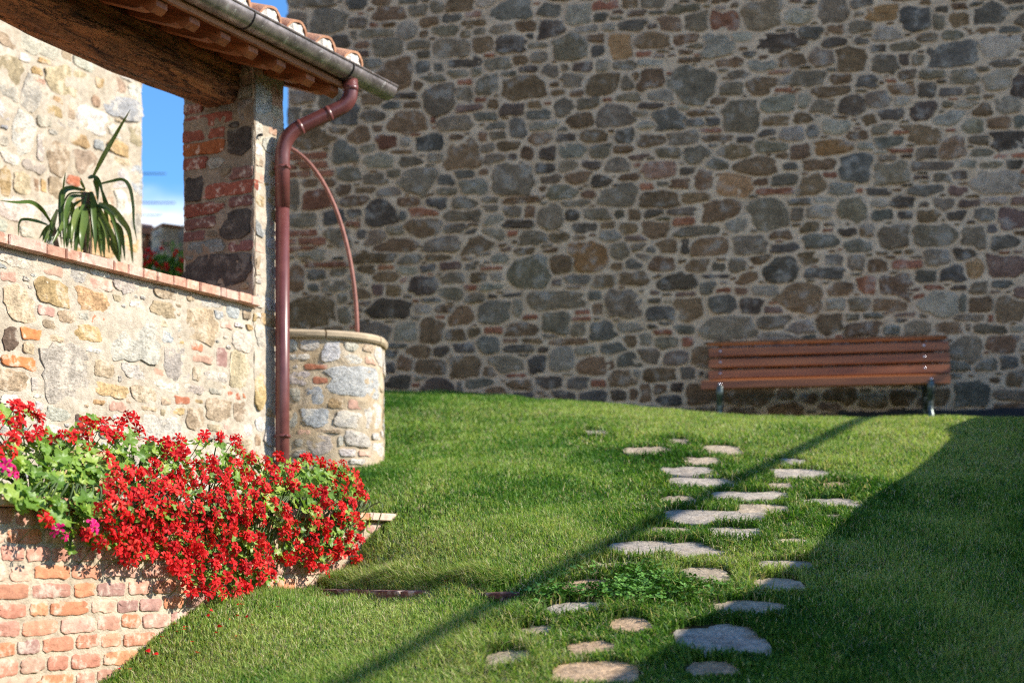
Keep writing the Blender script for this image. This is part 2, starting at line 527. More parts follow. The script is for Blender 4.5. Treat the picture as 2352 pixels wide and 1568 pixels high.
def masonry(traced, uvf, P, region, fills, joint, relief, pal, parent, mat, matb, seed, K=16, nmax=300, inside=None,
            fillcols='ggnnbkoL', grow=1.15, tgrow=1.08, aspect=(0.4, 0.75), cuts_=(2, 5), edge_=0.004):
    r2 = np.random.default_rng(seed)
    seeds = []
    for x, y, w, h, c in traced:
        u, v = uvf(x, y)
        ul, ur = uvf(x - w / 2, y)[0], uvf(x + w / 2, y)[0]
        vt, vb = uvf(x, y - h / 2)[1], uvf(x, y + h / 2)[1]
        seeds.append((u, v, abs(ur - ul) / 2, abs(vt - vb) / 2, c, 1))
    A = np.array([s[:4] for s in seeds]).reshape(-1, 4).tolist()
    A = [tuple(a) for a in A]
    u0, u1, v0, v1 = region
    arr = np.array(A).reshape(-1, 4)
    for n, amin, amax in fills:
        for _ in range(n):
            a = r2.uniform(amin, amax); b = a * r2.uniform(*aspect)
            u = r2.uniform(u0 + a * .6, u1 - a * .6); v = r2.uniform(v0, v1)
            if inside is not None and not inside(u, v, a, b): continue
            if len(arr):
                d = (np.abs(u - arr[:, 0]) / (a + arr[:, 2])) ** 3 + (np.abs(v - arr[:, 1]) / (b + arr[:, 3])) ** 3
                if d.min() < 0.93: continue
            arr = np.vstack([arr, (u, v, a, b)])
            c = r2.choice(list(fillcols))
            seeds.append((u, v, a, b, c, 0))
    N = len(seeds)
    pw = np.array([5.0 if s[4] in BRICKS else r2.choice([3.0, 4.5, 7.0]) for s in seeds])
    phi = np.linspace(0, 2 * np.pi, K, endpoint=False) + 0.5 * np.pi / K
    order = sorted(range(N), key=lambda i: -seeds[i][2] * seeds[i][3])
    big = set(order[:nmax])
    rest = MB()
    for i in order:
        u, v, a, b, c, tr = seeds[i]
        isb = c in BRICKS
        du = np.cos(phi) * a; dv = np.sin(phi) * b
        ang = np.arctan2(dv, du)
        ca, sa = np.cos(ang), np.sin(ang)
        m = ((np.abs(ca) / a) ** pw[i] + (np.abs(sa) / b) ** pw[i]) ** (1 / pw[i])
        lim = (tgrow if tr else grow)
        rmax = lim / m
        fr = np.linspace(0.2, 1.0, 40)
        rr = fr[:, None] * rmax[None, :]
        pu = u + rr * ca; pv = v + rr * sa
        own = rr * m
        near = [j for j in np.nonzero((np.abs(arr[:, 0] - u) < 1.05 * lim * (arr[:, 2] + a) + joint) & (np.abs(arr[:, 1] - v) < 1.05 * lim * (arr[:, 3] + b) + joint))[0] if j != i]
        ok = np.ones_like(own, bool)
        for j in near:
            q = pw[j]
            dj = ((np.abs(pu - arr[j, 0]) / arr[j, 2]) ** q + (np.abs(pv - arr[j, 1]) / arr[j, 3]) ** q) ** (1 / q)
            ok &= dj > own
        ok = np.minimum.accumulate(ok, axis=0)
        cnt = ok.sum(0)
        rad = np.where(cnt > 0, fr[np.maximum(cnt - 1, 0)], 0.2) * rmax - joint / 2
        rad = np.maximum(rad, 0.008)
        with np.errstate(divide='ignore', invalid='ignore'):
            for e_, q_, lo_, hi_ in ((ca, u, u0, u1), (sa, v, v0 - 9, v1)):
                rad = np.where(e_ > 1e-3, np.minimum(rad, np.maximum((hi_ + edge_ - q_) / np.where(e_ > 1e-3, e_, 1), .01)), rad)
                rad = np.where(e_ < -1e-3, np.minimum(rad, np.maximum((q_ - lo_ + edge_) / np.where(e_ < -1e-3, -e_, 1), .01)), rad)
        if not isb:
            rad = 0.07 * np.roll(rad, 1) + 0.86 * rad + 0.07 * np.roll(rad, -1)
        if not isb:
            for _c in range(r2.integers(*cuts_)):
                tc = r2.uniform(0, 2 * np.pi)
                dd = np.cos(ang - tc)
                sup = (rad * dd).max() * r2.uniform(.80, .95)
                rad = np.where(dd > .05, np.minimum(rad, sup / np.maximum(dd, .05)), rad)
        lump = np.interp(np.arange(K), np.linspace(0, K, 8), np.append(z_ := r2.standard_normal(7), z_[0]))
        rad = rad * (1 + (0.02 if isb else 0.05) * r2.standard_normal(K) + (0.0 if isb else 0.05) * lump)
        base = np.array(pal[c]) * r2.uniform(0.8, 1.2) * (1 + 0.025 * r2.standard_normal(3))
        base = np.clip(base, 0.01, 0.85)
        he = r2.uniform(*relief) * 0.55; ht = he * (1.05 if isb else r2.uniform(0.9, 1.35))
        V, F = stone_geom(P, u, v, ang, rad, he, ht, he * (0.3 if isb else 0.8), K, r2)
        if i in big:
            o = autosmooth(kid('brick' if isb else 'stone', V, F, matb if isb else mat, parent, base), 34)
        else:
            rest.add(V, F, base)
    if rest.v:
        o = autosmooth(rest.build('small_stones', mat, parent), 34)
        o['kind'] = 'stuff'
    return seeds

def wall_skin(name, P, u0, u1, v0, v1, step, thick, amp, mat, parent, seed=0, closed=True):
    """mortar body of a wall: bumpy front, plain sides and back"""
    nu = max(2, int((u1 - u0) / step)); nv = max(2, int((v1 - v0) / step))
    us = np.linspace(u0, u1, nu + 1); vs = np.linspace(v0, v1, nv + 1)
    UU, VV = np.meshgrid(us, vs)
    H = amp * (fbm(UU * 9, VV * 9, seed, 3) + 0.5 * vnoise(UU * 40, VV * 40, seed + 5)) * 1.3
    V = [P(u, v, h) for u, v, h in zip(UU.ravel(), VV.ravel(), H.ravel())]
    w = nu + 1
    F = [(j * w + i, j * w + i + 1, (j + 1) * w + i + 1, (j + 1) * w + i) for j in range(nv) for i in range(nu)]
    if closed:
        rim = [i for i in range(w)] + [j * w + nu for j in range(1, nv + 1)] + [nv * w + i for i in range(nu - 1, -1, -1)] + [j * w for j in range(nv - 1, 0, -1)]
        o0 = len(V)
        for r_ in rim:
            V.append(P(UU.ravel()[r_], VV.ravel()[r_], -thick))
        n = len(rim)
        for i in range(n):
            k = (i + 1) % n
            F.append((rim[k], rim[i], o0 + i, o0 + k))
        F.append(tuple(o0 + i for i in range(n))[::-1])
    o = kid(name, V, F, mat, parent)
    return autosmooth(o, 50)

# ------------------------------------------------------------------ ground: one lawn sheet, hand-surveyed heights
def cp(px, py, Y):
    return ((px - 1176.0) / FPX * Y, Y, (HY - py) / FPX * Y)
CPS = [(x, y, 0.25 * y - 1.45) for x in (0.6, 1.8, 3.2, 5.0) for y in (4.3, 6.0, 7.6, 8.8)]
CPS += [(x, 1.5, -1.15) for x in (-3, 0, 3)] + [(x, 3.0, -0.72) for x in (-2, 0, 2, 4)]
CPS += [cp(1700, 963, 9.8), cp(1900, 963, 9.8), cp(2150, 963, 9.8), cp(2340, 964, 9.8), (5.0, 9.8, .93), (1.9, 11.2, .90), (3.4, 11.0, .90), (5.0, 11.0, .90), (2, 13, .9), (5, 13, .9)]
CPS += [cp(885, 901, 12.1), cp(1163, 914, 12.0), cp(1470, 938, 10.6), (1.07, 11.9, 1.08), cp(885, 960, 10.0), cp(1163, 960, 9.9), cp(1200, 1050, 8.0), cp(885, 1060, 8.45), (-2.5, 9.5, 0.8), (-2.6, 12.5, 1.4), (-2.2, 7.0, 0.3)]
CPS += [cp(230, 1568, 5.16), cp(350, 1470, 5.38), cp(480, 1382, 5.68), cp(620, 1362, 6.02), cp(735, 1350, 6.32), cp(600, 1568, 4.85), cp(900, 1568, 4.5), cp(1150, 1568, 4.35), cp(900, 1440, 5.15), cp(700, 1440, 5.4)]
CPS += [cp(820, 1362, 6.1), cp(900, 1364, 5.88), cp(1000, 1365, 5.63), cp(1100, 1366, 5.40), cp(900, 1326, 6.02), cp(1060, 1335, 5.55), cp(780, 1318, 6.45), cp(900, 1240, 6.5), cp(885, 1178, 6.88), cp(1100, 1240, 6.15), cp(1000, 1130, 7.1), cp(1250, 1150, 6.85)]
CPA = np.array(CPS)
def _U(r2):
    return np.where(r2 > 1e-12, r2 * np.log(np.maximum(r2, 1e-12)), 0.0)
_n = len(CPA)
_r2 = ((CPA[:, None, :2] - CPA[None, :, :2]) ** 2).sum(-1)
_K = _U(_r2) + np.eye(_n) * 0.02
_Pm = np.hstack([np.ones((_n, 1)), CPA[:, :2]])
_A = np.block([[_K, _Pm], [_Pm.T, np.zeros((3, 3))]])
_sol = np.linalg.solve(_A, np.concatenate([CPA[:, 2], np.zeros(3)]))
def ground(X, Y, bumps=True):
    """height above the eye"""
    X = np.asarray(X, float); Y = np.asarray(Y, float)
    x = np.clip(X, -3.2, 5.2).ravel(); y = np.clip(Y, 1.0, 13.0).ravel()
    out = np.empty_like(x)
    for i in range(0, len(x), 50000):
        xs, ys = x[i:i + 50000], y[i:i + 50000]
        r2 = (xs[:, None] - CPA[None, :, 0]) ** 2 + (ys[:, None] - CPA[None, :, 1]) ** 2
        out[i:i + 50000] = _U(r2) @ _sol[:_n] + _sol[_n] + _sol[_n + 1] * xs + _sol[_n + 2] * ys
    out = out.reshape(X.shape)
    if bumps:
        out = out + 0.018 * vnoise(X * 2.1, Y * 2.1, 3) + 0.008 * vnoise(X * 7, Y * 7, 8)
    return out
def hit_ground(px, py):
    d = ray(px, py)
    Y = np.linspace(3.4, 12.5, 1800)
    g = ground(Y * d[0], Y)
    k = np.nonzero(Y * d[2] <= g)[0]
    y = Y[k[0]] if len(k) else 12.0
    return np.array((d[0] * y, y, float(ground(np.array([d[0] * y]), np.array([y]))[0]) + EZ))

t = NT('lawn_soil'); p = t.pos()
t.col(t.mix(t.rng(t.noise(p, 6, 5), 0.35, 0.65), (0.035, 0.058, 0.014), (0.062, 0.068, 0.026)))
t.set(Roughness=1.0); t.b.inputs['Specular IOR Level'].default_value = 0.0
t.bump(t.noise(p, 90, 4), 0.6, 0.02)
M_SOIL = t.m
gx = np.concatenate([[-300, -120, -50, -20, -9], np.arange(-4.5, 6.5, 0.07), [9, 20, 50, 120, 300]])
gy = np.concatenate([[-300, -120, -50, -20, -8, -3, 0], np.arange(2.0, 13.3, 0.07), [16, 22, 40, 120, 400]])
GX, GY = np.meshgrid(gx, gy)
GZ = ground(GX, GY)
far = np.clip((np.maximum(np.abs(GX) - 6, 0) + np.maximum(GY - 14, 0)) / 60, 0, 1)
GZ = GZ - far * 2.0
w = len(gx)
lawn = mk('lawn', np.stack([GX, GY, GZ + EZ], -1).reshape(-1, 3),
          [(j * w + i, j * w + i + 1, (j + 1) * w + i + 1, (j + 1) * w + i) for j in range(len(gy) - 1) for i in range(w - 1)], M_SOIL)
tag(lawn, 'sloping green lawn rising to the shaded stone house', 'lawn', kind='structure')

# ------------------------------------------------------------------ the shaded stone house at the back
YAW = R(9)
HU = np.array((math.cos(YAW), -math.sin(YAW), 0.0)); HN = np.array((-math.sin(YAW), -math.cos(YAW), 0.0))
BACK = Plane((2.4, 11.6, EZ), HU, HN)
BU0 = BACK.uv(661, 300)[0]; BU1 = 4.4
BV0, BV1 = 0.3, 5.6
house = empty('stone_house', BACK.P(0, BV0, -2.0), 'tall shaded rubble stone house wall behind the bench', 'house')
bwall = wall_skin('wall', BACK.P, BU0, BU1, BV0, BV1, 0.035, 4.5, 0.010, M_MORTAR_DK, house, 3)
T6 = parse("""390 140 225 150 g;195 140 125 120 g;300 20 260 55 g;560 25 110 75 b;720 15 120 45 n;880 12 150 35 b;770 90 200 85 n;945 70 130 75 g;1062 45 90 80 g;1200 30 150 85 n;1375 20 130 60 w;1525 65 260 130 b;1765 70 150 80 b;1940 90 140 125 L;2120 40 165 50 r;2080 105 85 60 b;2270 25 100 60 n
565 145 120 70 g;670 155 60 35 r;765 155 95 35 n;880 190 125 115 L;1010 135 125 65 n;1155 115 125 50 b;1290 95 95 40 p;1295 145 150 40 n;1470 180 140 60 g;1620 165 140 80 n;1780 190 160 110 k;2010 185 130 45 w;2130 175 90 45 w;2270 165 140 50 b;470 250 130 70 k;540 225 55 70 g;690 210 190 45 g;980 215 65 45 n;1120 195 160 70 g;1240 220 80 60 n;1325 200 80 50 g;1645 225 55 40 B;2055 240 120 50 n;2205 295 145 145 o
600 285 95 45 n;750 305 190 125 g;945 285 145 60 g;1150 310 220 125 g;1350 275 115 95 n;1525 275 160 110 k;1690 288 140 35 g;1890 305 215 140 g;2070 320 90 70 b;590 340 110 45 q;980 340 90 55 k;1395 350 65 30 r;660 395 150 65 g;810 465 180 205 n;980 420 95 75 b;1075 420 70 60 b;1235 395 235 60 k;1440 400 155 80 g;1580 375 90 60 n;1715 355 100 70 g;1975 420 115 70 k;2100 410 80 80 L;2215 410 130 50 g;1200 465 130 55 g;1315 450 75 60 L;1640 435 115 50 k;1780 445 110 80 g;1860 425 60 50 g;1515 465 95 40 b
1380 530 120 130 g;1615 550 265 145 n;1050 495 150 50 g;955 535 80 60 n;1235 515 85 40 r;1915 505 145 80 g;2105 530 195 130 n;2250 520 90 90 g;2310 480 60 60 n;1075 620 175 190 g;1235 590 95 100 g;1800 530 80 35 n;1825 580 110 45 n;1940 590 100 45 n;1340 625 80 35 r;1420 650 70 65 n;1260 680 150 50 q;1540 685 145 75 k;1675 655 90 60 n;1755 648 55 25 r;1865 670 120 110 g;2010 650 150 80 g;2130 625 70 30 r;2250 610 140 50 g;220 615 170 70 g;400 610 160 110 g;680 620 120 55 n;860 600 130 40 k;790 660 100 55 b;910 660 110 45 n
170 740 90 110 g;260 715 90 60 g;500 745 135 100 b;670 735 165 60 g;875 760 240 135 n;1190 770 205 90 g;1350 725 130 65 b;1700 720 150 70 b;1960 755 160 105 n;2160 725 175 140 g;1040 750 40 50 r;1570 810 105 130 b;1430 790 120 50 b;1730 785 200 55 L;585 845 110 115 n;690 805 70 50 n;755 890 115 85 R;250 880 250 110 n;1020 895 190 105 B;1190 865 105 50 n;1350 860 60 60 n;1445 845 105 60 g;1715 875 130 80 n;1870 860 125 50 k;2050 850 145 80 n;2240 850 90 90 k
485 970 160 130 b;630 930 100 60 g;865 895 70 70 L;1230 960 200 200 n;1520 915 130 70 n;1375 930 90 60 g;1625 960 85 90 n;1760 955 100 90 k;1915 945 170 80 L;2085 950 130 90 g;2215 935 100 45 n;1540 975 55 65 k;840 950 130 30 n;700 1010 150 90 L;900 1010 140 60 g;1060 985 100 55 g;1420 990 120 60 g;255 975 245 40 r;290 1035 180 40 r;165 1050 60 40 r;200 1090 130 40 r;360 1085 110 40 r
510 1090 140 90 g;675 1120 130 75 g;790 1085 90 50 g;950 1135 180 155 g;1115 1125 95 65 b;1240 1085 130 60 b;1360 1080 70 45 n;1540 1125 260 185 g;1730 1060 115 70 k;1885 1040 100 70 g;2035 1030 115 50 k;2195 1035 140 90 g;1935 1110 130 75 n;2095 1140 115 70 k;1770 1120 130 45 g;265 1150 90 55 n;400 1145 80 50 n;315 1245 170 115 R;485 1185 100 70 n;615 1190 115 50 n;765 1205 140 55 g;1125 1200 110 50 g;1310 1170 160 90 L;1860 1210 165 80 g;2015 1215 95 50 n;2205 1230 210 110 g;1725 1180 50 35 n
165 1220 90 170 g;570 1255 150 60 n;870 1260 140 60 n;1070 1275 125 85 B;1235 1280 130 90 g;1410 1250 90 40 g;1590 1250 240 40 n;1920 1275 150 40 g;215 1375 170 75 g;415 1360 130 95 B;550 1335 100 50 k;715 1325 170 145 k;850 1350 55 55 B;985 1325 170 55 r;1230 1345 220 70 g;1405 1305 90 45 g;1540 1325 110 65 g;1645 1325 70 70 n;1770 1355 140 150 g;1915 1345 90 60 k;2065 1340 160 75 g;2205 1335 60 50 k;2300 1340 70 70 n;1425 1370 110 60 L
990 1425 205 105 n;800 1440 110 50 g;1160 1430 140 55 g;1570 1400 180 50 k;2000 1425 130 65 k;2130 1410 80 40 n;2270 1435 120 70 n;210 1460 150 35 r;160 1515 65 40 r;280 1510 190 40 r;200 1555 130 30 r;455 1475 140 90 g;600 1470 70 60 b;680 1480 120 70 g;1430 1460 110 55 g;1540 1460 70 35 r;1665 1490 160 75 g;1830 1480 115 55 n;2140 1480 140 70 L;820 1530 180 70 n;1120 1530 190 90 g;1300 1530 150 110 n""", 1400 / 2335 * .6125, 612.5, 0)
T7 = parse("""600 75 185 150 g;935 50 135 115 g;1090 15 120 45 b;1185 65 150 75 o;1345 95 135 105 B;1565 95 95 80 n;1715 75 145 85 b;1465 105 55 75 g;420 105 130 85 R;775 80 140 60 w;160 125 95 65 n;270 105 100 80 g;380 225 125 110 L;500 180 100 40 w;55 205 160 60 n;215 195 100 50 n;670 195 195 60 k;835 160 115 45 b;960 145 80 40 n;1080 135 120 50 g;1215 165 120 70 L;1410 185 80 45 g;1530 175 100 50 g;1675 150 130 40 n;1810 145 100 35 b;20 265 70 25 r;960 210 90 45 k;1165 240 75 40 k;1290 230 130 40 g;1540 265 230 100 b;1755 235 180 100 w
1045 290 145 115 n;890 290 110 75 g;755 295 105 60 n;1195 320 120 95 g;1290 295 50 50 k;1365 290 60 50 g;1800 310 160 40 g;45 310 85 30 w;245 295 95 30 n;435 310 110 40 n;590 325 110 45 w;45 390 110 85 n;270 405 180 145 g;445 440 120 60 g;580 430 130 80 n;480 370 90 40 g;690 353 90 16 r;700 443 95 22 r;830 380 145 60 g;980 385 95 40 n;950 450 150 40 n;1110 400 100 65 b;1230 398 55 22 r;1305 368 80 45 g;1435 368 125 40 g;1580 375 120 65 g;1755 395 130 90 L;1290 440 120 50 n;1405 445 80 70 k;1530 450 130 35 b;1625 445 75 45 g
55 520 105 35 k;495 565 160 150 g;665 510 160 70 L;800 500 55 50 L;895 530 115 55 g;1035 515 125 90 k;1165 485 120 65 g;1280 495 75 40 L;1385 540 115 80 k;1520 510 60 30 g;1600 510 110 30 L;1695 535 85 60 n;1800 510 150 75 w;140 590 130 95 b;290 555 110 25 n;260 605 100 35 b;360 595 70 40 b;345 640 105 20 r;670 590 130 45 n;790 580 80 45 n;960 620 125 65 L;1120 585 75 50 n;1235 565 130 40 k;1510 585 130 60 w;1630 620 110 65 g;1760 605 115 55 n;1860 600 60 60 b;45 615 90 30 w
65 685 130 40 n;210 680 140 60 g;375 680 140 30 n;515 685 75 35 B;625 655 80 35 b;740 660 110 60 L;845 645 60 55 b;1065 665 95 45 n;1180 640 80 45 g;1215 695 130 50 b;1290 650 90 18 r;1400 665 150 85 n;1535 725 115 105 n;1670 690 120 45 g;1800 690 150 95 k;150 750 100 50 g;270 755 110 80 g;470 750 130 75 n;630 720 140 55 g;790 745 90 60 n;950 725 175 70 y;1105 715 80 40 L;1280 740 115 22 r;1180 747 80 15 w;1405 750 90 60 g;1680 750 100 40 g;1810 765 140 22 r
95 830 140 75 p;235 840 75 35 k;375 805 110 55 g;570 815 200 90 n;735 815 75 35 b;885 805 160 45 n;1060 820 135 120 B;1230 855 155 100 g;1430 815 195 40 g;1605 805 80 40 w;1710 810 90 40 g;1840 810 65 50 k;1750 895 210 105 L;1560 860 90 50 k;1375 870 80 25 k;1490 870 85 45 g;320 880 80 90 n;195 900 90 45 n;460 905 150 115 o;590 890 80 35 n;715 880 130 55 g;840 905 120 85 n;930 860 75 28 r;660 940 160 30 r;1070 935 40 25 r;990 930 110 60 L;1175 940 100 35 b;1405 930 160 45 b;1555 935 90 50 q
95 980 180 75 n;280 970 150 45 n;385 1035 170 110 n;635 1050 165 145 g;1040 1030 140 115 g;770 990 110 35 g;910 980 90 30 w;1160 995 85 40 L;1290 990 95 50 k;1490 1000 90 60 g;1615 997 90 35 q;1745 985 100 35 w;215 1040 140 40 g;75 1125 130 65 n;290 1130 220 45 g;475 1100 120 75 L;770 1050 65 60 g;880 1040 130 50 L;1190 1055 95 50 b;1300 1055 75 35 k;1415 1060 100 65 n;1550 1060 80 45 k;1690 1055 90 70 b;1820 1075 120 100 q;840 1110 80 45 n;920 1128 55 24 r;1010 1140 80 55 k;1115 1135 65 65 n;1240 1165 140 110 g;1445 1150 200 90 g;1635 1155 120 95 g;1725 1120 60 50 b;1780 1180 100 60 b
355 1205 165 75 n;530 1200 140 95 g;140 1210 80 65 n;220 1205 40 60 k;720 1215 120 40 b;900 1180 150 60 b;1065 1205 135 65 b;115 1295 105 70 n;280 1305 105 55 n;380 1310 70 50 k;480 1300 85 65 g;595 1275 100 50 n;690 1325 170 125 k;825 1265 105 55 n;950 1275 95 45 b;1060 1285 75 75 g;1165 1300 90 60 n;1310 1295 130 35 r;1460 1265 105 75 g;1580 1245 90 55 k;1645 1315 95 80 o;1530 1340 110 70 B;1800 1300 190 80 q;900 1340 190 50 b;1405 1350 90 50 b
195 1380 150 85 k;370 1355 145 18 B;325 1415 70 55 b;405 1425 70 22 r;535 1360 85 60 n;615 1425 130 50 L;795 1455 205 135 n;980 1420 125 60 n;1115 1400 85 80 r;1240 1400 130 90 n;1450 1410 75 25 r;1560 1410 80 25 k;1660 1410 70 50 g;1770 1395 90 35 b;405 1495 120 90 b;545 1500 105 80 k;245 1510 125 110 n;955 1490 100 60 L;1075 1490 110 65 g;1205 1490 115 60 n;1470 1490 140 110 w;1580 1485 40 70 b;1670 1495 110 65 n;1815 1520 135 110 n;105 1540 140 60 B""", 1440 / 1882 * .6125, 1470, 0)
T5 = parse("""280 225 115 55 b;530 215 330 150 g;815 175 210 90 g;975 210 190 80 L;1160 175 160 100 n;1300 150 90 50 g;1420 140 110 40 b;1365 215 190 90 n;1535 225 115 50 b;1695 220 150 80 g;1885 210 140 65 n;2010 205 40 60 g;2025 150 160 40 g;2150 150 40 50 r;2150 220 190 50 g;2310 215 80 40 L;145 240 100 30 r;170 300 140 70 g;290 295 70 60 r;25 290 90 70 g;820 265 220 50 L;40 375 120 80 g;230 390 130 80 g;385 390 130 130 n;2005 340 165 140 g;2220 310 190 90 n;2130 435 120 60 g;2260 425 100 80 b;125 500 180 70 n;290 485 85 75 b;375 490 40 40 k;1950 440 110 60 L;2290 520 110 90 n;2170 530 80 40 n
125 585 85 65 n;225 575 80 60 k;25 620 80 100 n;190 655 150 65 B;2035 605 200 170 b;2265 630 180 70 g;380 620 190 120 n;680 630 330 120 n;880 620 110 80 n;1230 620 150 80 n;1440 655 140 80 n;1600 640 130 90 n;1850 620 100 90 n;2250 700 170 80 n;600 400 200 100 g;830 380 180 110 n;1050 400 150 90 g;1280 390 190 110 b;1500 410 150 90 n;1700 390 160 120 g""", .6122 * .6125, 1470, 673.75)
T8 = parse("""185 245 90 170 n;340 157 200 22 r;305 220 115 60 b;435 205 95 40 g;435 290 170 70 g;295 300 70 50 b;270 445 270 170 n;475 365 65 70 g;480 465 80 90 g;690 115 210 45 n;630 185 80 50 n;765 230 140 55 n;750 173 90 25 r;880 190 110 50 L;855 250 45 35 r;690 315 75 60 q;795 320 95 65 n;770 435 245 110 k;970 290 155 115 k;900 125 130 55 g;1065 110 130 40 n;1010 180 90 50 b;1160 160 120 45 q;1275 165 80 50 g;1410 178 135 26 r;1170 240 150 60 g;1330 230 100 60 n;1435 230 80 70 L;1610 75 110 50 n;1160 340 130 85 g;1277 298 80 32 r;1410 293 150 40 L;1630 200 255 185 g;1840 155 150 110 n;2025 105 210 195 y
2200 60 110 110 g;2190 165 80 50 n;2290 155 90 70 b;1945 245 150 60 b;2110 255 125 85 n;2280 240 130 80 n;1810 265 65 45 q;930 380 50 25 r;1030 375 120 30 b;1300 365 110 60 g;1410 352 65 30 k;1540 343 115 25 B;975 435 110 60 L;1110 430 130 55 n;1235 470 140 105 n;1420 455 195 120 b;1570 420 60 90 L;1790 375 335 115 g;2050 350 85 60 b;2230 400 190 175 g;2072 430 65 75 n;1980 450 90 30 r;1655 483 90 30 r;1805 515 175 135 g;1965 493 130 25 r;865 575 145 115 L;1025 570 145 145 n;1175 590 120 70 n;1420 565 120 45 r;1300 575 80 60 n;1600 555 200 75 n;1955 560 100 70 g;2100 570 150 130 b;2250 545 130 60 L;680 570 200 100 g
1380 655 125 110 b;1530 630 90 30 p;1660 630 130 30 n;1890 635 210 35 n;950 690 140 75 n;830 660 120 35 b;780 710 70 45 B;1095 695 100 60 k;1230 680 120 60 b;1570 675 170 50 b;1735 688 65 40 k;2160 675 140 65 b;1990 690 130 55 L;2290 630 100 70 n;860 765 80 90 n;770 800 65 70 b;1030 795 165 75 n;1250 785 195 120 n;1385 815 85 65 n;1500 775 190 90 g;1690 780 115 110 B;1845 760 155 130 L;2045 785 190 105 n;2270 745 130 80 b;830 890 150 85 k;960 865 80 35 L;1075 905 190 70 k;1205 910 40 60 b;1315 895 145 55 b;1570 845 100 25 r;1585 905 160 60 n;1765 885 165 75 k;1940 895 125 80 b;2075 895 95 40 r;2225 865 150 90 n;1440 950 150 60 n;1600 965 110 30 B;1860 970 130 60 k;2050 975 170 65 B;2205 970 100 70 k;2310 960 90 70 n;930 905 70 30 r;2310 840 50 50 w""", .5996 * .6125, 612.5, 551.25)
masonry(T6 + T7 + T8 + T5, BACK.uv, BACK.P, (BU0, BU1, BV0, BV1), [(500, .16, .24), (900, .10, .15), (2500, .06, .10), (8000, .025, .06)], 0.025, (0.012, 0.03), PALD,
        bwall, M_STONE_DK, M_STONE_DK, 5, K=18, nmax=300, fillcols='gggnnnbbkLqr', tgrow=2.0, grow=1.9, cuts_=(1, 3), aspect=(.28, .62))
# roof of the house (above the picture) and the dark damp-proof strip at its foot
m = MB()
for s_, q in ((1, 0), (-1, 1)):
    a = BACK.P(BU0 - .3, BV1 - .08, .45) if s_ > 0 else BACK.P(BU0 - .3, BV1 - .08, -4.95)
    b = BACK.P(BU1 + .3, BV1 - .08, .45) if s_ > 0 else BACK.P(BU1 + .3, BV1 - .08, -4.95)
    c = BACK.P(BU1 + .3, BV1 + .9, -2.25); d = BACK.P(BU0 - .3, BV1 + .9, -2.25)
    up = Z3 * .16
    v = [a, b, c, d, a + up, b + up, c + up, d + up]
    m.add(v, [(0, 1, 2, 3), (7, 6, 5, 4), (0, 4, 5, 1), (1, 5, 6, 2), (2, 6, 7, 3), (3, 7, 4, 0)])
M_TERRA = m_brick('terracotta', smear=(0.55, 0.42, 0.32), amount=0.35)
m.build('roof', M_TERRA, house, False, (.42, .17, .08))
M_BITUMEN = m_plain('bitumen', (0.022, 0.024, 0.028), 0.8)
m = MB()
us = np.linspace(BACK.uv(1925, 940)[0], BU1 - .05, 40)
for a, b in zip(us[:-1], us[1:]):
    za = 1.165 + .008 * math.sin(a * 9); zb = 1.165 + .008 * math.sin(b * 9)
    m.add([BACK.P(a, .4, .045), BACK.P(b, .4, .045), BACK.P(b, zb, .045), BACK.P(a, za, .045), BACK.P(a, za, .0), BACK.P(b, zb, .0)], [(0, 1, 2, 3), (3, 2, 5, 4)])
m.build('damp_strip', M_BITUMEN, house, False)

# ------------------------------------------------------------------ the sunlit stone house seen through the loggia
FARW = Plane(LP(0, -2.0, 0), DV, NV)
FU1 = FARW.uv(326, 350)[0]; FU0 = FU1 - 3.4
house2 = empty('stone_house', FARW.P((FU0 + FU1) / 2, -0.2, -1.0), 'sunlit pale stone house corner seen through the loggia opening', 'house')
fwall = wall_skin('wall', FARW.P, FU0, FU1, -0.2, 4.6, 0.03, 2.0, 0.010, M_MORTAR, house2, 9)
TF = parse("""60 415 140 140 o;180 555 110 200 g;55 545 115 80 g;130 785 140 230 w;240 865 50 160 g;40 235 120 70 o;240 270 200 130 g;270 362 90 40 y;405 480 240 170 o;220 420 70 50 y;235 475 70 40 p;390 320 60 80 o;510 375 150 90 g;625 440 70 50 g;600 485 80 80 y;700 510 85 90 o;790 540 80 70 w;320 578 90 40 y;565 600 60 70 n;715 625 220 130 b;300 645 100 55 y;420 650 40 100 o;30 650 90 130 w;260 715 120 70 g;355 730 60 50 g;440 740 100 40 g;545 710 160 150 w;340 785 110 30 g;470 830 100 90 y;585 850 60 60 b;690 770 140 70 w;790 790 70 110 o
345 935 120 170 o;60 930 110 70 w;200 980 120 70 g;30 1080 60 200 y;140 1070 110 120 o;210 1090 40 100 n;255 1100 40 90 y;320 1110 80 120 o;500 950 130 150 o;740 890 190 80 y;720 950 110 50 o;630 950 60 60 q;690 1060 150 130 w;800 1060 70 170 b;640 1190 80 130 o;250 1160 150 40 g;100 1230 200 120 w;740 1200 150 200 w;430 1060 70 60 r;795 1300 70 120 g""", .3906, 0, 0)
masonry(TF, FARW.uv, FARW.P, (FU0, FU1, 0.4, 4.5), [(250, .12, .2), (700, .06, .1), (1500, .03, .055)], 0.020, (0.004, 0.010), PAL, fwall, M_STONE, M_BRICK, 6, K=22, nmax=200, fillcols='ooggwyyb', tgrow=1.35, grow=1.3)
m = MB()
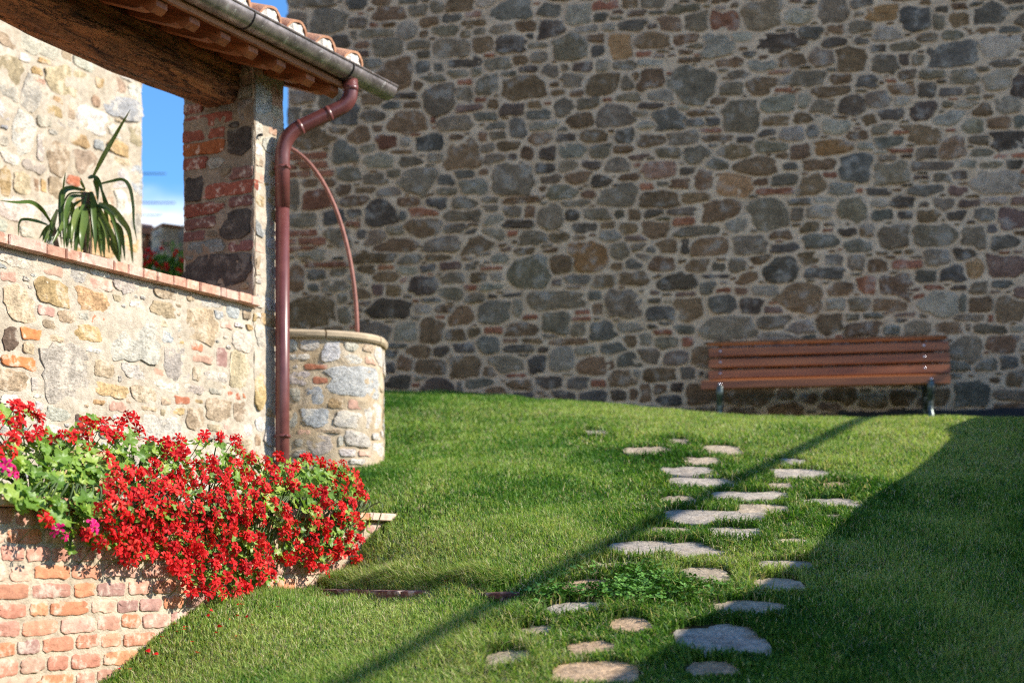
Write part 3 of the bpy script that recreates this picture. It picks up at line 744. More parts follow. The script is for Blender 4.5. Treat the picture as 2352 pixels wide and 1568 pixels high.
for (h0, h1) in ((.35, -1.0), (-2.35, -1.0)):
    a, b = FARW.P(FU0 - .2, 4.55, h0), FARW.P(FU1 + .25, 4.55, h0); c, d = FARW.P(FU1 + .25, 5.1, h1), FARW.P(FU0 - .2, 5.1, h1)
    up = Z3 * .14
    m.add([a, b, c, d, a + up, b + up, c + up, d + up], [(0, 1, 2, 3), (7, 6, 5, 4), (0, 4, 5, 1), (1, 5, 6, 2), (2, 6, 7, 3), (3, 7, 4, 0)])
m.build('roof', M_TERRA, house2, False, (.42, .17, .08))

# courtyard paving behind the low wall
m = MB()
v = [LP(-4.5, -.3, .5), LP(.1, -.3, .58), LP(.1, -5.5, .58), LP(-4.5, -5.5, .5)]
m.add(v + [p - Z3 * 1.2 for p in v], [(0, 1, 2, 3), (0, 4, 5, 1), (1, 5, 6, 2), (2, 6, 7, 3), (3, 7, 4, 0)])
tag(m.build('courtyard_floor', m_plain('beaten_earth', (.33, .28, .2), 0.95)), 'pale courtyard floor behind the loggia', 'courtyard', kind='structure')

# ------------------------------------------------------------------ the loggia: low wall, pillar, beam, roof, gutter, downpipe
logg = empty('stone_loggia', LP(-1.5, -.24, .2), 'small stone loggia with tiled roof, grey gutter and dark red downpipe', 'loggia')
TH = 0.48
TL, TJ, TR_ = -3.3, -0.117, 0.131
ZC = 1.36                                       # top of the coping, above the eye
FRONT = Plane(LP(0, 0, 0), DV, NV)
M_DARKGAP = M_MORTAR
lwall = wall_skin('low_wall', FRONT.P, TL, TJ, -0.5, ZC - 0.052, 0.018, TH, 0.006, M_MORTAR, logg, 21)
TW = parse("""95 95 170 130 g;48 215 90 65 p;155 228 55 40 g;180 278 45 35 g;115 375 180 190 o;308 298 210 155 y;315 185 110 70 p;450 195 125 110 g;590 175 115 90 w;555 355 185 120 y;588 262 140 75 p;740 255 135 110 g;680 340 60 50 o;270 415 105 65 p;390 450 105 70 o;490 445 60 50 g;290 495 80 60 o;600 475 110 60 r;60 585 100 150 d;190 553 140 70 R;175 640 85 70 o;330 580 100 50 o;525 548 145 95 y;785 565 290 290 g;960 410 135 90 o;1000 295 155 100 o;1120 325 60 75 o;1195 300 70 35 g;1235 362 150 65 w;1365 415 75 85 b;1455 443 60 50 o;1505 455 40 55 y;1480 518 60 40 y
940 487 80 50 o;1032 507 65 60 w;1175 495 180 170 o;1335 498 75 45 p;1405 500 60 30 w;985 570 80 85 b;1450 600 140 120 g;1035 715 140 200 g;1157 628 65 50 r;1185 698 115 45 p;1305 690 60 105 q;1405 765 110 200 o;130 720 205 80 R;75 815 170 130 o;205 850 50 90 w;385 800 280 350 g;600 755 120 95 o;555 648 120 40 w;800 770 155 90 g;935 775 70 50 p;1155 785 50 85 o;1270 805 130 60 g;705 815 30 50 g;645 880 180 80 y;985 860 130 60 w;1150 880 115 55 g;1270 890 80 40 g;1375 915 85 50 r;1435 915 30 40 r;845 910 145 90 o;980 945 70 60 o;1068 943 90 50 r;1165 948 60 30 y;585 952 75 35 y
690 978 90 60 p;880 993 90 30 o;955 1020 45 60 o;1050 1005 90 50 y;1290 1000 155 150 o;1400 1010 80 120 o;1145 1040 110 120 o;930 1095 250 150 g;1260 1100 90 50 o;1355 1098 90 35 p;1475 1125 100 80 w;235 975 60 60 w;60 935 110 60 w;465 1065 50 100 d;1440 1200 80 80 o;1440 355 60 30 w""", .3906, 0, 551.25)
masonry(TW, FRONT.uv, FRONT.P, (TL, TJ - .02, -0.3, ZC - .08), [(60, .10, .18), (400, .05, .08), (1500, .018, .04)], 0.018, (0.003, 0.009), PAL, lwall, M_STONE, M_BRICK, 8, K=28, nmax=300,
        fillcols='oggwwyb', tgrow=1.3, grow=1.3)

# brick coping on the low wall
coping = empty('coping', LP(-1.5, 0, ZC), None)
coping.parent = None
keep(coping, logg)
ub = TL
cuts = [FRONT.uv(x, 600)[0] for x in (-120, 2, 90, 135, 167, 245, 278, 313, 345, 383, 412, 443, 490, 503, 533, 562)]
cuts = [c for c in cuts if c > TL] + [TJ + .001]
u = cuts[0]
while u > TL + .3:
    u -= .26; cuts.insert(0, u)
for a, b in zip(cuts[:-1], cuts[1:]):
    if b - a < .03: continue
    c_ = np.array((.58, .32, .22)) * random.uniform(.8, 1.2) + random.choice((0, 0, .1))
    m = MB()
    m.box(LP((a + b) / 2, -TH / 2 + .012, ZC - .027 + random.uniform(-.002, .002)), DV, NV, Z3, (b - a) / 2 - .002, TH / 2 + .036 + random.uniform(-.003, .003), .0265, .005)
    autosmooth(m.build('brick', M_BRICK, coping, True, c_))

# pillar
pil = empty('pillar', LP((TJ + TR_) / 2, -TH / 2, 0), None); keep(pil, logg)
JAMB = Plane(LP(TJ, 0, 0), NV, -DV)             # inner face of the pillar, looking down the opening
PF = Plane(LP(TJ, 0, 0), DV, NV)
ZP = 2.60
m = MB()
m.box(LP((TJ + TR_) / 2, -TH / 2, (ZP - .5) / 2), DV, NV, Z3, (TR_ - TJ) / 2 - .012, TH / 2 - .012, (ZP + .5) / 2)
m.build('core', M_MORTAR, pil, False)
M_MORTAR_SHADED = m_mortar('shaded_jamb_mortar', (0.33, 0.26, 0.19), (0.24, 0.185, 0.135))  # darker copy of the lime mortar, carrying the jamb's shade in its colour
wall_skin('mortar_face', JAMB.P, -TH, .004, ZC - .06, ZP, 0.016, .012, 0.012, M_MORTAR_SHADED, pil, 31)
wall_skin('mortar_face', PF.P, 0, TR_ - TJ, -.5, ZP, 0.016, .012, 0.008, M_MORTAR, pil, 33)
BACKP = Plane(LP(TR_, -TH, 0), -DV, -NV); SIDEP = Plane(LP(TR_, 0, 0), -NV, DV)
wall_skin('mortar_face', BACKP.P, 0, TR_ - TJ, -.5, ZP, 0.04, .012, 0.008, M_MORTAR, pil, 35)
wall_skin('mortar_face', SIDEP.P, 0, TH, -.5, ZP, 0.02, .012, 0.012, M_MORTAR, pil, 36)
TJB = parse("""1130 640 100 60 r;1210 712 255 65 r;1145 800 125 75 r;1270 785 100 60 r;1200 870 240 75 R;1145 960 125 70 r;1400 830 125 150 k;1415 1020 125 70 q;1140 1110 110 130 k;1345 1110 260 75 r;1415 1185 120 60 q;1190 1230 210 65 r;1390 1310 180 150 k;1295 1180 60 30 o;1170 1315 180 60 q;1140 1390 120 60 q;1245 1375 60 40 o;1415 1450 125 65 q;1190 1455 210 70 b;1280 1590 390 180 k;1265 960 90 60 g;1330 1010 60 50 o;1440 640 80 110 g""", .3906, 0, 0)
masonry(TJB, JAMB.uv, JAMB.P, (-TH, 0, ZC, ZP), [(200, .03, .05)], 0.014, (0.006, 0.014), PAL_SHADED, pil, M_STONE_J, M_BRICK, 12, K=22, fillcols='oggk', tgrow=1.3, grow=1.3)
TPF = parse("""1540 590 110 170 b;1630 560 70 150 q;1510 770 70 120 w;1515 880 75 70 w;1515 1040 75 60 p;1515 1110 70 60 w;1520 1180 75 80 y;1520 1300 75 170 b;1522 1455 75 60 p;1500 420 110 50 p;1610 450 90 60 p;1630 660 70 60 g;1515 950 70 50 o""", .3906, 0, 0) + parse("1530 560 70 130 g;1530 850 75 310 y;1530 360 60 80 w;1530 1080 60 90 w;1530 150 60 120 o;1505 1180 60 90 o", .3906, 0, 551.25)
masonry(TPF, PF.uv, PF.P, (0.01, TR_ - TJ - .01, -.3, ZP), [(120, .05, .08), (300, .025, .045)], 0.010, (0.003, 0.008), PAL, pil, M_STONE, M_BRICK, 13, K=22, fillcols='owygp', tgrow=1.1)

# second pillar at the far end of the opening (outside the picture)
m = MB(); m.box(LP(TL - .15, -TH / 2, (ZP - .5) / 2), DV, NV, Z3, .15, TH / 2, (ZP + .5) / 2)
m.build('pillar', M_MORTAR, logg, False)

# log beam
M_BEAM = m_wood('old_beam', (0.075, 0.030, 0.014), (0.52, 0.21, 0.075), tuple(DV), 10.0, 0.75, 1.0, True, 0.9, 0.3)
m = MB(); V = []; F = []
K = 48; nt = 110
ts = np.linspace(TL - .15, TJ + .09, nt)
for i, t_ in enumerate(ts):
    for k in range(K):
        a = 2 * math.pi * k / K
        rr = 0.150 + 0.016 * float(vnoise(t_ * 5.2, k * .45, 41)) + 0.018 * float(vnoise(t_ * 1.1 + 3, k * .8, 42)) + .010 * float(vnoise(t_ * 4, k * 2.1, 43)) - (0.006 if k % 11 == 4 else 0)
        ca, sa = math.cos(a), math.sin(a)
        e = 2.5
        sq = 1 / (abs(ca) ** e + abs(sa) ** e) ** (1 / e)
        V.append(LP(t_, -.235 + ca * rr * sq * .98 + .012 * math.sin(t_ * 1.7), 2.545 + sa * rr * sq + .010 * math.sin(t_ * 2.3)))
for i in range(nt - 1):
    for k in range(K):
        q = (k + 1) % K
        F.append((i * K + k, i * K + q, (i + 1) * K + q, (i + 1) * K + k))
F.append(tuple(range(K))[::-1]); F.append(tuple(range((nt - 1) * K, nt * K)))
kid('roof_beam', V, F, M_BEAM, logg)

# rafters
SL = 0.36
def zr(o):                                       # underside of the rafters
    return 2.463 + SL * (0.26 - o)
OR = -.41                                        # upper edge of the lean-to roof
M_RAFT = m_wood('rafter_wood', (0.19, 0.055, 0.017), (0.40, 0.135, 0.042), tuple(NV - Z3 * SL), 8.0, 0.6, 0.3)
raft_t = [-.904, -.684, -.474, -.252, -.005, .208]
u = -.904
while u > TL - .1:
    u -= .222; raft_t.insert(0, u)
HW = .036
for t_ in raft_t:
    m = MB()
    prof = [(.285, zr(.285) + .100), (.285, zr(.285) + .035), (.25, zr(.25) + .0), (.225, zr(.225) + .004), (.20, zr(.20) + .018), (.17, zr(.17) + .004), (.14, zr(.14)), (OR, zr(OR)), (OR, zr(OR) + .100)]
    ring = prof
    n = len(ring)
    v = [LP(t_ - HW, o, z) for o, z in ring] + [LP(t_ + HW, o, z) for o, z in ring]
    f = [(i, (i + 1) % n, n + (i + 1) % n, n + i) for i in range(n)]
    f += [tuple(range(n))[::-1], tuple(range(n, 2 * n))]
    autosmooth(m_ := kid('rafter', v, f, M_RAFT, logg), 30)

# roof deck, tiles
TE = .30
roof = empty('roof', LP(-1.5, OR, 2.8), None); keep(roof, logg)
M_BOARD = m_wood('roof_board', (0.20, 0.075, 0.028), (0.42, 0.19, 0.085), tuple(DV), 9.0, 0.7, 0.3)
ob = np.linspace(.30, OR + .01, 6)
for sgn in (0,):
    for a, b in zip(ob[:-1], ob[1:]):
        o1, o2 = (a, b + .003) if not sgn else (2 * OR - a, 2 * OR - b - .003)
        za, zb = zr(a) + .101, zr(b) + .101
        v = []
        for tt in (TL - .2, TE):
            v += [LP(tt, o1, za), LP(tt, o2, zb), LP(tt, o2, zb + .022), LP(tt, o1, za + .022)]
        kid('roof_board', v, [(0, 1, 2, 3), (7, 6, 5, 4), (0, 4, 5, 1), (1, 5, 6, 2), (2, 6, 7, 3), (3, 7, 4, 0)], M_BOARD, roof, None, False)
# eave battens just inside the gutter
for o_, dz, hh in ((.305, .088, .016), (.318, .128, .014)):
    m = MB(); m.box(LP((TL + TE) / 2, o_, zr(o_) + dz), DV, NV, Z3, (TE - TL) / 2, .012, hh)
    m.build('fascia_batten', M_BOARD, roof, False)
def tile_mesh(name, up, L=.40, r0=.098, r1=.078, th=.013, K=12):
    V = []; F = []
    for i in range(5):
        s_ = i / 4; r_ = r0 * (1 - s_) + r1 * s_
        for side in (0, 1):
            for k in range(K + 1):
                a = math.pi * k / K
                rr = r_ - side * th
                z = math.sin(a) * rr * (.92 if up else -.62)
                V.append((math.cos(a) * rr, -s_ * L, z + (.0015 * math.sin(k * 2.1 + i))))
    n = K + 1
    for i in range(4):
        for k in range(K):
            a = i * 2 * n + k; b = (i + 1) * 2 * n + k
            F.append((a, a + 1, b + 1, b)); F.append((a + n, b + n, b + n + 1, a + n + 1))
        for k in (0, K):
            a = i * 2 * n + k; b = (i + 1) * 2 * n + k
            F.append((a, b, b + n, a + n))
    for i in (0, 4):
        for k in range(K):
            a = i * 2 * n + k
            F.append((a, a + n, a + n + 1, a + 1))
    me = bpy.data.meshes.new(name); me.from_pydata(V, [], F)
    me.polygons.foreach_set('use_smooth', [True] * len(me.polygons))
    return me
def tile_variant(up, c):
    me = tile_mesh('roof_tile', up); add_tint(me, c); me.materials.append(M_TERRA)
    try: me.set_sharp_from_angle(angle=R(40))
    except Exception: pass
    return me
tcols = [(.60, .24, .11), (.58, .21, .085), (.52, .27, .16), (.62, .33, .19)]
T_UP = [tile_variant(True, c) for c in tcols]; T_DN = [tile_variant(False, c) for c in tcols]
plugm = bpy.data.meshes.new('mortar_plug')
V = [(0, .0, 0)]
for k in range(13):
    a = math.pi * k / 12
    V.append((math.cos(a) * .083, .004 * math.sin(k * 1.9) - .010, math.sin(a) * .078))
plugm.from_pydata(V + [(x, y - .05, z) for x, y, z in V], [], [(0, k, k + 1) for k in range(1, 13)] + [(k, k + 14, k + 15, k + 1) for k in range(1, 13)])
plugm.materials.append(m_mortar('plug_mortar', (.88, .83, .75), (.72, .66, .57)))
ex = Vector(DV)
tile_t = [-.421, -.195, .048, .296]
u = -.421
while u > TL: u -= .24; tile_t.insert(0, u)
for side in (0,):
    sgn = 1 if side == 0 else -1
    ey = Vector(NV) * sgn * 1.0 + Vector((0, 0, -SL)); ey.normalize()
    exs = ex * sgn * -1
    ez = exs.cross(ey)
    if ez.z < 0: exs = -exs; ez = exs.cross(ey)
    rot = Matrix((exs, ey, ez)).transposed().to_4x4()
    for t_ in tile_t:
        for row in range(3):
            for up in (True, False):
                tt = t_ if up else t_ + .121
                if not up and tt > .42: continue
                o_ = .335 - row * .245 - (0 if up else -.012)
                zb = zr(o_) + .128 + (.075 if up else .068) + row * .018
                oo = o_ if side == 0 else 2 * OR - o_
                o = bpy.data.objects.new('roof_tile', random.choice(T_UP if up else T_DN)); COL.objects.link(o)
                o.matrix_world = Matrix.Translation(Vector(LP(tt + random.uniform(-.008, .008), oo, zb))) @ rot @ Matrix.Rotation(random.uniform(-.03, .03), 4, 'Z')
                mw = o.matrix_world.copy(); keep(o, roof); 
                if up and row == 0 and side == 0:
                    pl = bpy.data.objects.new('mortar_plug', plugm); COL.objects.link(pl)
                    pl.matrix_world = mw @ Matrix.Translation((0, .004, -.004)); keep(pl, roof)
# last upturned edge tile beyond the verge
o = bpy.data.objects.new('roof_tile', T_DN[2]); COL.objects.link(o)
ey = Vector(NV) + Vector((0, 0, -SL)); ey.normalize(); exs = -ex; ez = exs.cross(ey)
if ez.z < 0: exs = ex; ez = exs.cross(ey)
o.matrix_world = Matrix.Translation(Vector(LP(.50, .335, zr(.335) + .19))) @ Matrix((exs, ey, ez)).transposed().to_4x4(); keep(o, roof)
# ridge tiles
rt = TL
while rt < .35:
    o = bpy.data.objects.new('ridge_tile', random.choice(T_UP)); COL.objects.link(o)
    o.matrix_world = Matrix.Translation(Vector(LP(rt, OR, zr(OR) + .235))) @ Matrix((-Vector(NV), -ex, Vector((0, 0, 1)))).transposed().to_4x4()
    keep(o, roof); rt += .33

# gutter
GO, GZ_, GR = .35, 2.615, .066
M_ZINC = m_plain('weathered_zinc', (.33, .28, .26), 0.36, 0.7, 0.5, 16, 0.4, 0.5, ((.58, .54, .50), 22, .62))
gut = empty('gutter', LP(-1.5, GO, GZ_), None); keep(gut, logg)
GE0, GE1 = TL - .15, .625
V = []; F = []
K = 16; tn = 40
prof = []
for k in range(K + 1):
    a = math.pi * k / K
    prof.append((math.cos(a) * GR, -math.sin(a) * GR))
outer = prof + [(-GR, .012), (-GR + .003, .012)] + [(x * .955, z * .955) for x, z in prof[::-1]]
bead = [(GR + .006 * math.cos(b), .004 + .006 * math.sin(b)) for b in np.linspace(-2.2, 2.8, 8)]
ring = bead[::-1] and outer
n = len(ring)
for t_ in (GE0, GE1):
    for x, z in ring:
        V.append(LP(t_, GO + x, GZ_ + z))
F = [(i, (i + 1) % n, n + (i + 1) % n, n + i) for i in range(n)]
kid('trough', V, F, M_ZINC, gut)
autosmooth(gut.children[0], 30)
m = MB(); m.tube([LP(GE0, GO + GR + .001, GZ_ + .004), LP(GE1, GO + GR + .001, GZ_ + .004)], .0065, 10); m.build('rolled_lip', M_ZINC, gut)
v = [LP(GE1 - .003, GO, GZ_)] + [LP(GE1 - .003, GO + x * .97, GZ_ + z * .97) for x, z in prof]
kid('end_cap', v, [(0, k, k + 1) for k in range(1, K + 1)], M_ZINC, gut, None, False)
M_DARKMETAL = m_plain('dark_strap', (.035, .03, .028), 0.5, 0.6)
for px, py in ((578, 60), (806, 172), (350, -60), (-40, -300)):
    tb = None
    d = np.array(ray(px, py)); e = np.array((0, 0, EZ))
    pl = Plane(LP(0, GO + GR * .7, 0), DV, NV)
    tb = pl.uv(px, py)[0]
    if tb < GE0: continue
    m = MB(); pts = []
    for a in np.linspace(-.1, math.pi + .1, 22):
        pts.append(LP(tb, GO + math.cos(a) * (GR + .003), GZ_ - math.sin(a) * (GR + .003)))
    m.tube(pts, .0045, 6); m.build('bracket_strap', M_DARKMETAL, gut)
# overlap seam of the gutter
for tb in (-.62, -2.0):
    m = MB()
    ringp = [LP(tb, GO + math.cos(a) * (GR + .0015), GZ_ - math.sin(a) * (GR + .0015)) for a in np.linspace(0, math.pi, 20)]
    ringq = [LP(tb - .9, GO + math.cos(a) * (GR + .0015), GZ_ - math.sin(a) * (GR + .0015)) for a in np.linspace(0, math.pi, 20)]
    m.add(ringp + ringq, [(i, i + 1, 21 + i, 20 + i) for i in range(19)])
    m.build('overlap_sleeve', M_ZINC, gut)

# downpipe
t = NT('oxide_red_paint'); p = t.pos()
n1 = t.noise(p, 18, 4); n2 = t.noise(p, 55, 3, .7)
c = t.mix(t.rng(n1, .3, .7), (.125, .036, .032), (.175, .058, .05))
c = t.mix(t.rng(n2, .70, .715), c, (.36, .30, .27))
t.col(c); t.set(Roughness=.33); t.b.inputs['Specular IOR Level'].default_value = .5
t.bump(n1, .05, .004)
M_PIPE = t.m
pipe = empty('downpipe', LP(.046, .06, 1.0), None); keep(pipe, logg)
PR = .0395
A_ = LP(.266, GO, 2.57); B_ = LP(.266, GO, 2.435); C_ = LP(.046, .062, 2.245); D_ = LP(.046, .062, -.35)
m = MB(); pts = fillet([A_, B_, C_, C_ + (D_ - C_) * .15], .115, 9)
m.tube(pts, PR, 20); m.build('swan_neck', M_PIPE, pipe)
m = MB(); m.tube([C_ + (D_ - C_) * .07, D_], PR - .002, 20); m.build('straight_pipe', M_PIPE, pipe)
ctr = C_ + (D_ - C_) * .0
for dz, h_ in ((-.165, .016), (-1.6, .016)):
    m = MB(); m.tube([C_ + Z3 * dz, C_ + Z3 * (dz - h_)], PR + .005, 20)
    q = C_ + Z3 * (dz - h_ / 2)
    m.tube([q, q - NV * .06], .006, 8)
    m.tube([q + NV * PR - DV * .02, q + NV * (PR + .012) - DV * .02], .008, 8)
    m.build('pipe_clip', M_PIPE, pipe)
jd = (C_ - B_) / np.linalg.norm(C_ - B_)
for k in (.30, .72):
    q = B_ + (C_ - B_) * k
    m = MB(); m.tube([q - jd * .002, q + jd * .022], PR + .0012, 20); m.build('pipe_joint', M_PIPE, pipe)
m = MB(); q = LP(.266, GO, 2.53); m.tube([q, q - Z3 * .03], PR + .003, 20); m.build('pipe_joint', M_PIPE, pipe)
# little hook light on the pillar's far side and a rusty bolt in the pillar face
m = MB(); q = LP(TR_, -.02, 2.32)
m.tube(fillet([q - DV * .02, q + DV * .025, q + DV * .03 + Z3 * .03], .01), .004, 6); m.tube([q + DV * .02 + Z3 * .0, q + DV * .02 - Z3 * .025], [.012, .006], 8)
m.build('wall_hook', M_DARKMETAL, logg)
m = MB(); q = LP(-.085, .01, 2.22); m.tube([q, q + NV * .02], .008, 8); m.build('bolt', M_DARKMETAL, logg)

# ------------------------------------------------------------------ brick planter
PO = 1.01                                       # its front face lies this far out from the loggia wall
PT0, PT1 = -3.6, -0.375
PZ = 0.20                                       # top of the coping
PLF = Plane(LP(0, PO, 0), DV, NV)
planter = empty('brick_planter', LP(-2, PO - .3, -.2), 'low old brick planter wall under the red geraniums', 'planter')
M_MORTAR_P = m_mortar('planter_mortar', (0.58, 0.49, 0.375), (0.48, 0.395, 0.285))
pw_ = wall_skin('wall', PLF.P, PT0, PT1, -1.1, PZ - .04, 0.014, .16, 0.0035, M_MORTAR_P, planter, 51)
bcol = [(.54, .21, .11), (.60, .25, .10), (.50, .24, .16), (.45, .19, .13), (.50, .28, .21), (.60, .37, .26), (.38, .20, .17), (.58, .20, .075), (.48, .17, .10)]
bcol = [tuple(x * .76 + y * .24 for x, y in zip(c, (.60, .41, .32))) for c in bcol]
r3 = np.random.default_rng(77)
def brick_geom(P, u0, u1, v0, v1, h, r2):
    """weathered brick face: rounded, nibbled outline"""
    K = 24
    cx, cy, a, b = (u0 + u1) / 2, (v0 + v1) / 2, (u1 - u0) / 2, (v1 - v0) / 2
    ph = np.linspace(0, 2 * np.pi, K, endpoint=False) + .1
    e = 7.0
    px = np.cos(ph) * a; py = np.sin(ph) * b
    k = 1 / ((np.abs(px / a)) ** e + (np.abs(py / b)) ** e) ** (1 / e)
    px *= k; py *= k
    nx = r2.standard_normal(K) * .0018; ny = r2.standard_normal(K) * .0018
    if r2.random() < .35:
        i = r2.integers(K); px[i] *= .8; py[i] *= .72; px[(i + 1) % K] *= .9; py[(i + 1) % K] *= .85
    V = []; F = []
    for kx, hh in ((0, -.02), (.0005, h * .7), (.003, h), (.016, h * 1.03)):
        for i in range(K):
            fx = max(0, 1 - kx / a); fy = max(0, 1 - kx / b)
            V.append(P(cx + px[i] * fx + nx[i], cy + py[i] * fy + ny[i], hh + (.0006 * r2.standard_normal() if hh > 0 else 0)))
    V.append(P(cx, cy, h * 1.03))
    for l in range(3):
        for i in range(K):
            q = (i + 1) % K
            F.append((l * K + i, l * K + q, (l + 1) * K + q, (l + 1) * K + i))
    for i in range(K): F.append((3 * K + i, 3 * K + (i + 1) % K, 4 * K))
    return V, F
row = 0; v = PZ - .042
while v > -.95:
    hgt = .050 + r3.uniform(-.003, .003)
    u = PT0 + r3.uniform(.0, .12)
    drop = 0.0
    while u < PT1 - .05:
        L = r3.choice([.09, .10, .15, .17, .13, .11]) + r3.uniform(-.012, .012)
        if u + L > PT1 - .012: L = PT1 - .012 - u
        if L < .03: break
        dv_ = r3.uniform(-.004, .004)
        V, F = brick_geom(PLF.P, u, u + L, v - hgt + dv_, v + dv_, r3.uniform(.0035, .006), r3)
        c_ = np.array(bcol[r3.integers(len(bcol))]) * r3.uniform(.82, 1.15)
        autosmooth(kid('brick', V, F, M_BRICK, pw_, c_), 34)
        u += L + r3.uniform(.011, .018)
    v -= hgt + r3.uniform(.012, .016)
pcop = empty('coping', LP(-2, PO, PZ), None); keep(pcop, planter)
u = PT1 + .045
while u > PT0:
    L = r3.choice([.26, .24, .27])
    m = MB(); m.box(LP(u - L / 2, PO - .075, PZ - .018 + r3.uniform(-.003, .003)), DV, NV, Z3, L / 2 - .004, .115 + r3.uniform(-.004, .004), .018, .004)
    autosmooth(m.build('brick', M_BRICK, pcop, True, np.array((.66, .47, .36)) if u > PT1 else np.array(bcol[r3.integers(len(bcol))]) * 1.1))
    u -= L
# return wall at the end and the soil in it
m = MB(); m.box(LP(PT1 - .08, PO / 2 - .08, -.40), DV, NV, Z3, .079, PO / 2 - .085, .555); m.build('end_wall', M_MORTAR_P, planter, False)
nx_, ny_ = 60, 18; V = []
for j in range(ny_ + 1):
    for i in range(nx_ + 1):
        tt = PT0 + (PT1 - .16 - PT0) * i / nx_; oo = .02 + (PO - .17) * j / ny_
        V.append(LP(tt, oo, PZ - .07 + .04 * float(fbm(tt * 4, oo * 4, 61, 3))))
kid('soil', V, [(j * 61 + i, j * 61 + i + 1, (j + 1) * 61 + i + 1, (j + 1) * 61 + i) for j in range(ny_) for i in range(nx_)], m_plain('potting_soil', (.045, .03, .02), 1.0, 0, .4, 30, .6, .1), planter)

# ------------------------------------------------------------------ geraniums
def leaf_mesh(name, seed, mat, size=.045, lobes=5):
    r2 = np.random.default_rng(seed); K = 20
    V = [(0, 0, 0)]
    for ring, kr in ((0, .55), (1, 1.0)):
        for i in range(K):
            a = 2 * math.pi * i / K
            sp = math.pi - abs(a - math.pi)          # notch at a = 0 (stalk)
            r_ = size * (.40 + .10 * abs(math.cos(lobes * a / 2 + math.pi / 2 * (lobes % 2))) ** 1.0 + .03 * r2.standard_normal() * .5)
            r_ *= (1 - .40 * math.exp(-(a if a < math.pi else 2 * math.pi - a) ** 2 / .12))
            if i % 4 == 2: r_ *= 1.16
            if i % 4 == 0: r_ *= .84
            z = kr * kr * size * (.10 * math.cos(2 * a) + .10 + .07 * (1 if i % 4 == 2 else -1)) + .002 * r2.standard_normal() * kr
            V.append((math.cos(a) * r_ * kr, math.sin(a) * r_ * kr, z))
    F = [(0, 1 + i, 1 + (i + 1) % K) for i in range(K)]
    F += [(1 + i, 1 + K + i, 1 + K + (i + 1) % K, 1 + (i + 1) % K) for i in range(K)]
    me = bpy.data.meshes.new(name); me.from_pydata(V, [], F); me.materials.append(mat)
    me.polygons.foreach_set('use_smooth', [True] * len(me.polygons))
    return me

def petal(MBo, ang, L, wid, tilt, twist, r2):
    ca, sa = math.cos(ang), math.sin(ang)
    prof = ((0.04, .10), (.30, .34), (.62, .92), (.86, 1.0), (1.0, .52))
    V = []
    for s_, w_ in prof:
        x = s_ * L; z = math.sin(tilt) * x + .25 * tilt * x * (1 - s_) - .22 * L * s_ ** 3
        x2 = x * math.cos(tilt)
        for sd in (-1, 0, 1):
            y = sd * w_ * wid / 2
            zz = z + abs(sd) * wid * .12 * w_ + sd * twist * w_ * wid
            V.append((ca * x2 - sa * y, sa * x2 + ca * y, zz))
    F = []
    for i in range(len(prof) - 1):
        for k in range(2):
            a = i * 3 + k
            F.append((a, a + 3, a + 4, a + 1))
    MBo.add(V, F)

def floret_mesh(name, seed, mat, L=.021):
    r2 = np.random.default_rng(seed); m = MB()
    base = [R(60), R(120), R(205), R(270), R(335)]
    for i, a in enumerate(base):
        petal(m, a + r2.uniform(-.15, .15), L * r2.uniform(.88, 1.12), L * (r2.uniform(.46, .60) if i > 1 else r2.uniform(.38, .48)), r2.uniform(.15, .6), r2.uniform(-.3, .3), r2)
    m.tube([(0, 0, .002), (0, 0, -.016)], [.0016, .0011], 5)
    me = bpy.data.meshes.new(name); me.from_pydata(m.v, [], m.f); me.materials.append(mat)
    me.polygons.foreach_set('use_smooth', [True] * len(me.polygons))
    return me

M_GLEAF = m_leaf('geranium_leaf', [(0, (.12, .235, .035)), (.4, (.18, .32, .05)), (.75, (.27, .41, .07)), (1, (.40, .50, .10))], .35, .42)
M_STEM = m_plain('geranium_stem', (.065, .10, .025), .6)
M_RED = m_petal('red_petal', [(0, (.38, .003, .008)), (.4, (.68, .010, .014)), (.85, (.80, .022, .02)), (1, (.85, .08, .05))], .28)
M_PINK = m_petal('magenta_petal', [(0, (.75, .012, .14)), (1, (.85, .02, .24))], .3)
LEAVES = [leaf_mesh('leaf', 100 + i, M_GLEAF, (.052, .060, .044, .066)[i]) for i in range(4)]
REDF = [floret_mesh('floret', 200 + i, M_RED, (.025, .0275, .023, .026)[i]) for i in range(4)]
PINKF = [floret_mesh('floret', 300 + i, M_PINK, .024) for i in range(2)]

OUT = [(-40, 945), (0, 938), (60, 912), (110, 985), (150, 985), (205, 945), (250, 960), (300, 930), (340, 1005), (420, 985), (480, 985), (540, 992), (580, 1030), (650, 1045), (740, 1040), (800, 1062), (832, 1092), (848, 1140), (830, 1180), (835, 1230), (825, 1292),
       (770, 1290), (740, 1322), (690, 1315), (640, 1300), (610, 1350), (560, 1372), (515, 1388), (450, 1392), (400, 1350), (385, 1300), (330, 1290), (280, 1312), (262, 1300), (225, 1262), (190, 1250), (165, 1275), (130, 1280), (105, 1240), (80, 1200), (40, 1180), (0, 1142), (-40, 1140)]
def inpoly(x, y, poly):
    c = False; n = len(poly)
    for i in range(n):
        x1, y1 = poly[i]; x2, y2 = poly[i - 1]
        if (y1 > y) != (y2 > y) and x < (x2 - x1) * (y - y1) / (y2 - y1) + x1: c = not c
    return c
def inset(x, y, d):
    return all(inpoly(x + d * math.cos(a), y + d * math.sin(a), OUT) for a in np.linspace(0, 2 * math.pi, 8, endpoint=False))
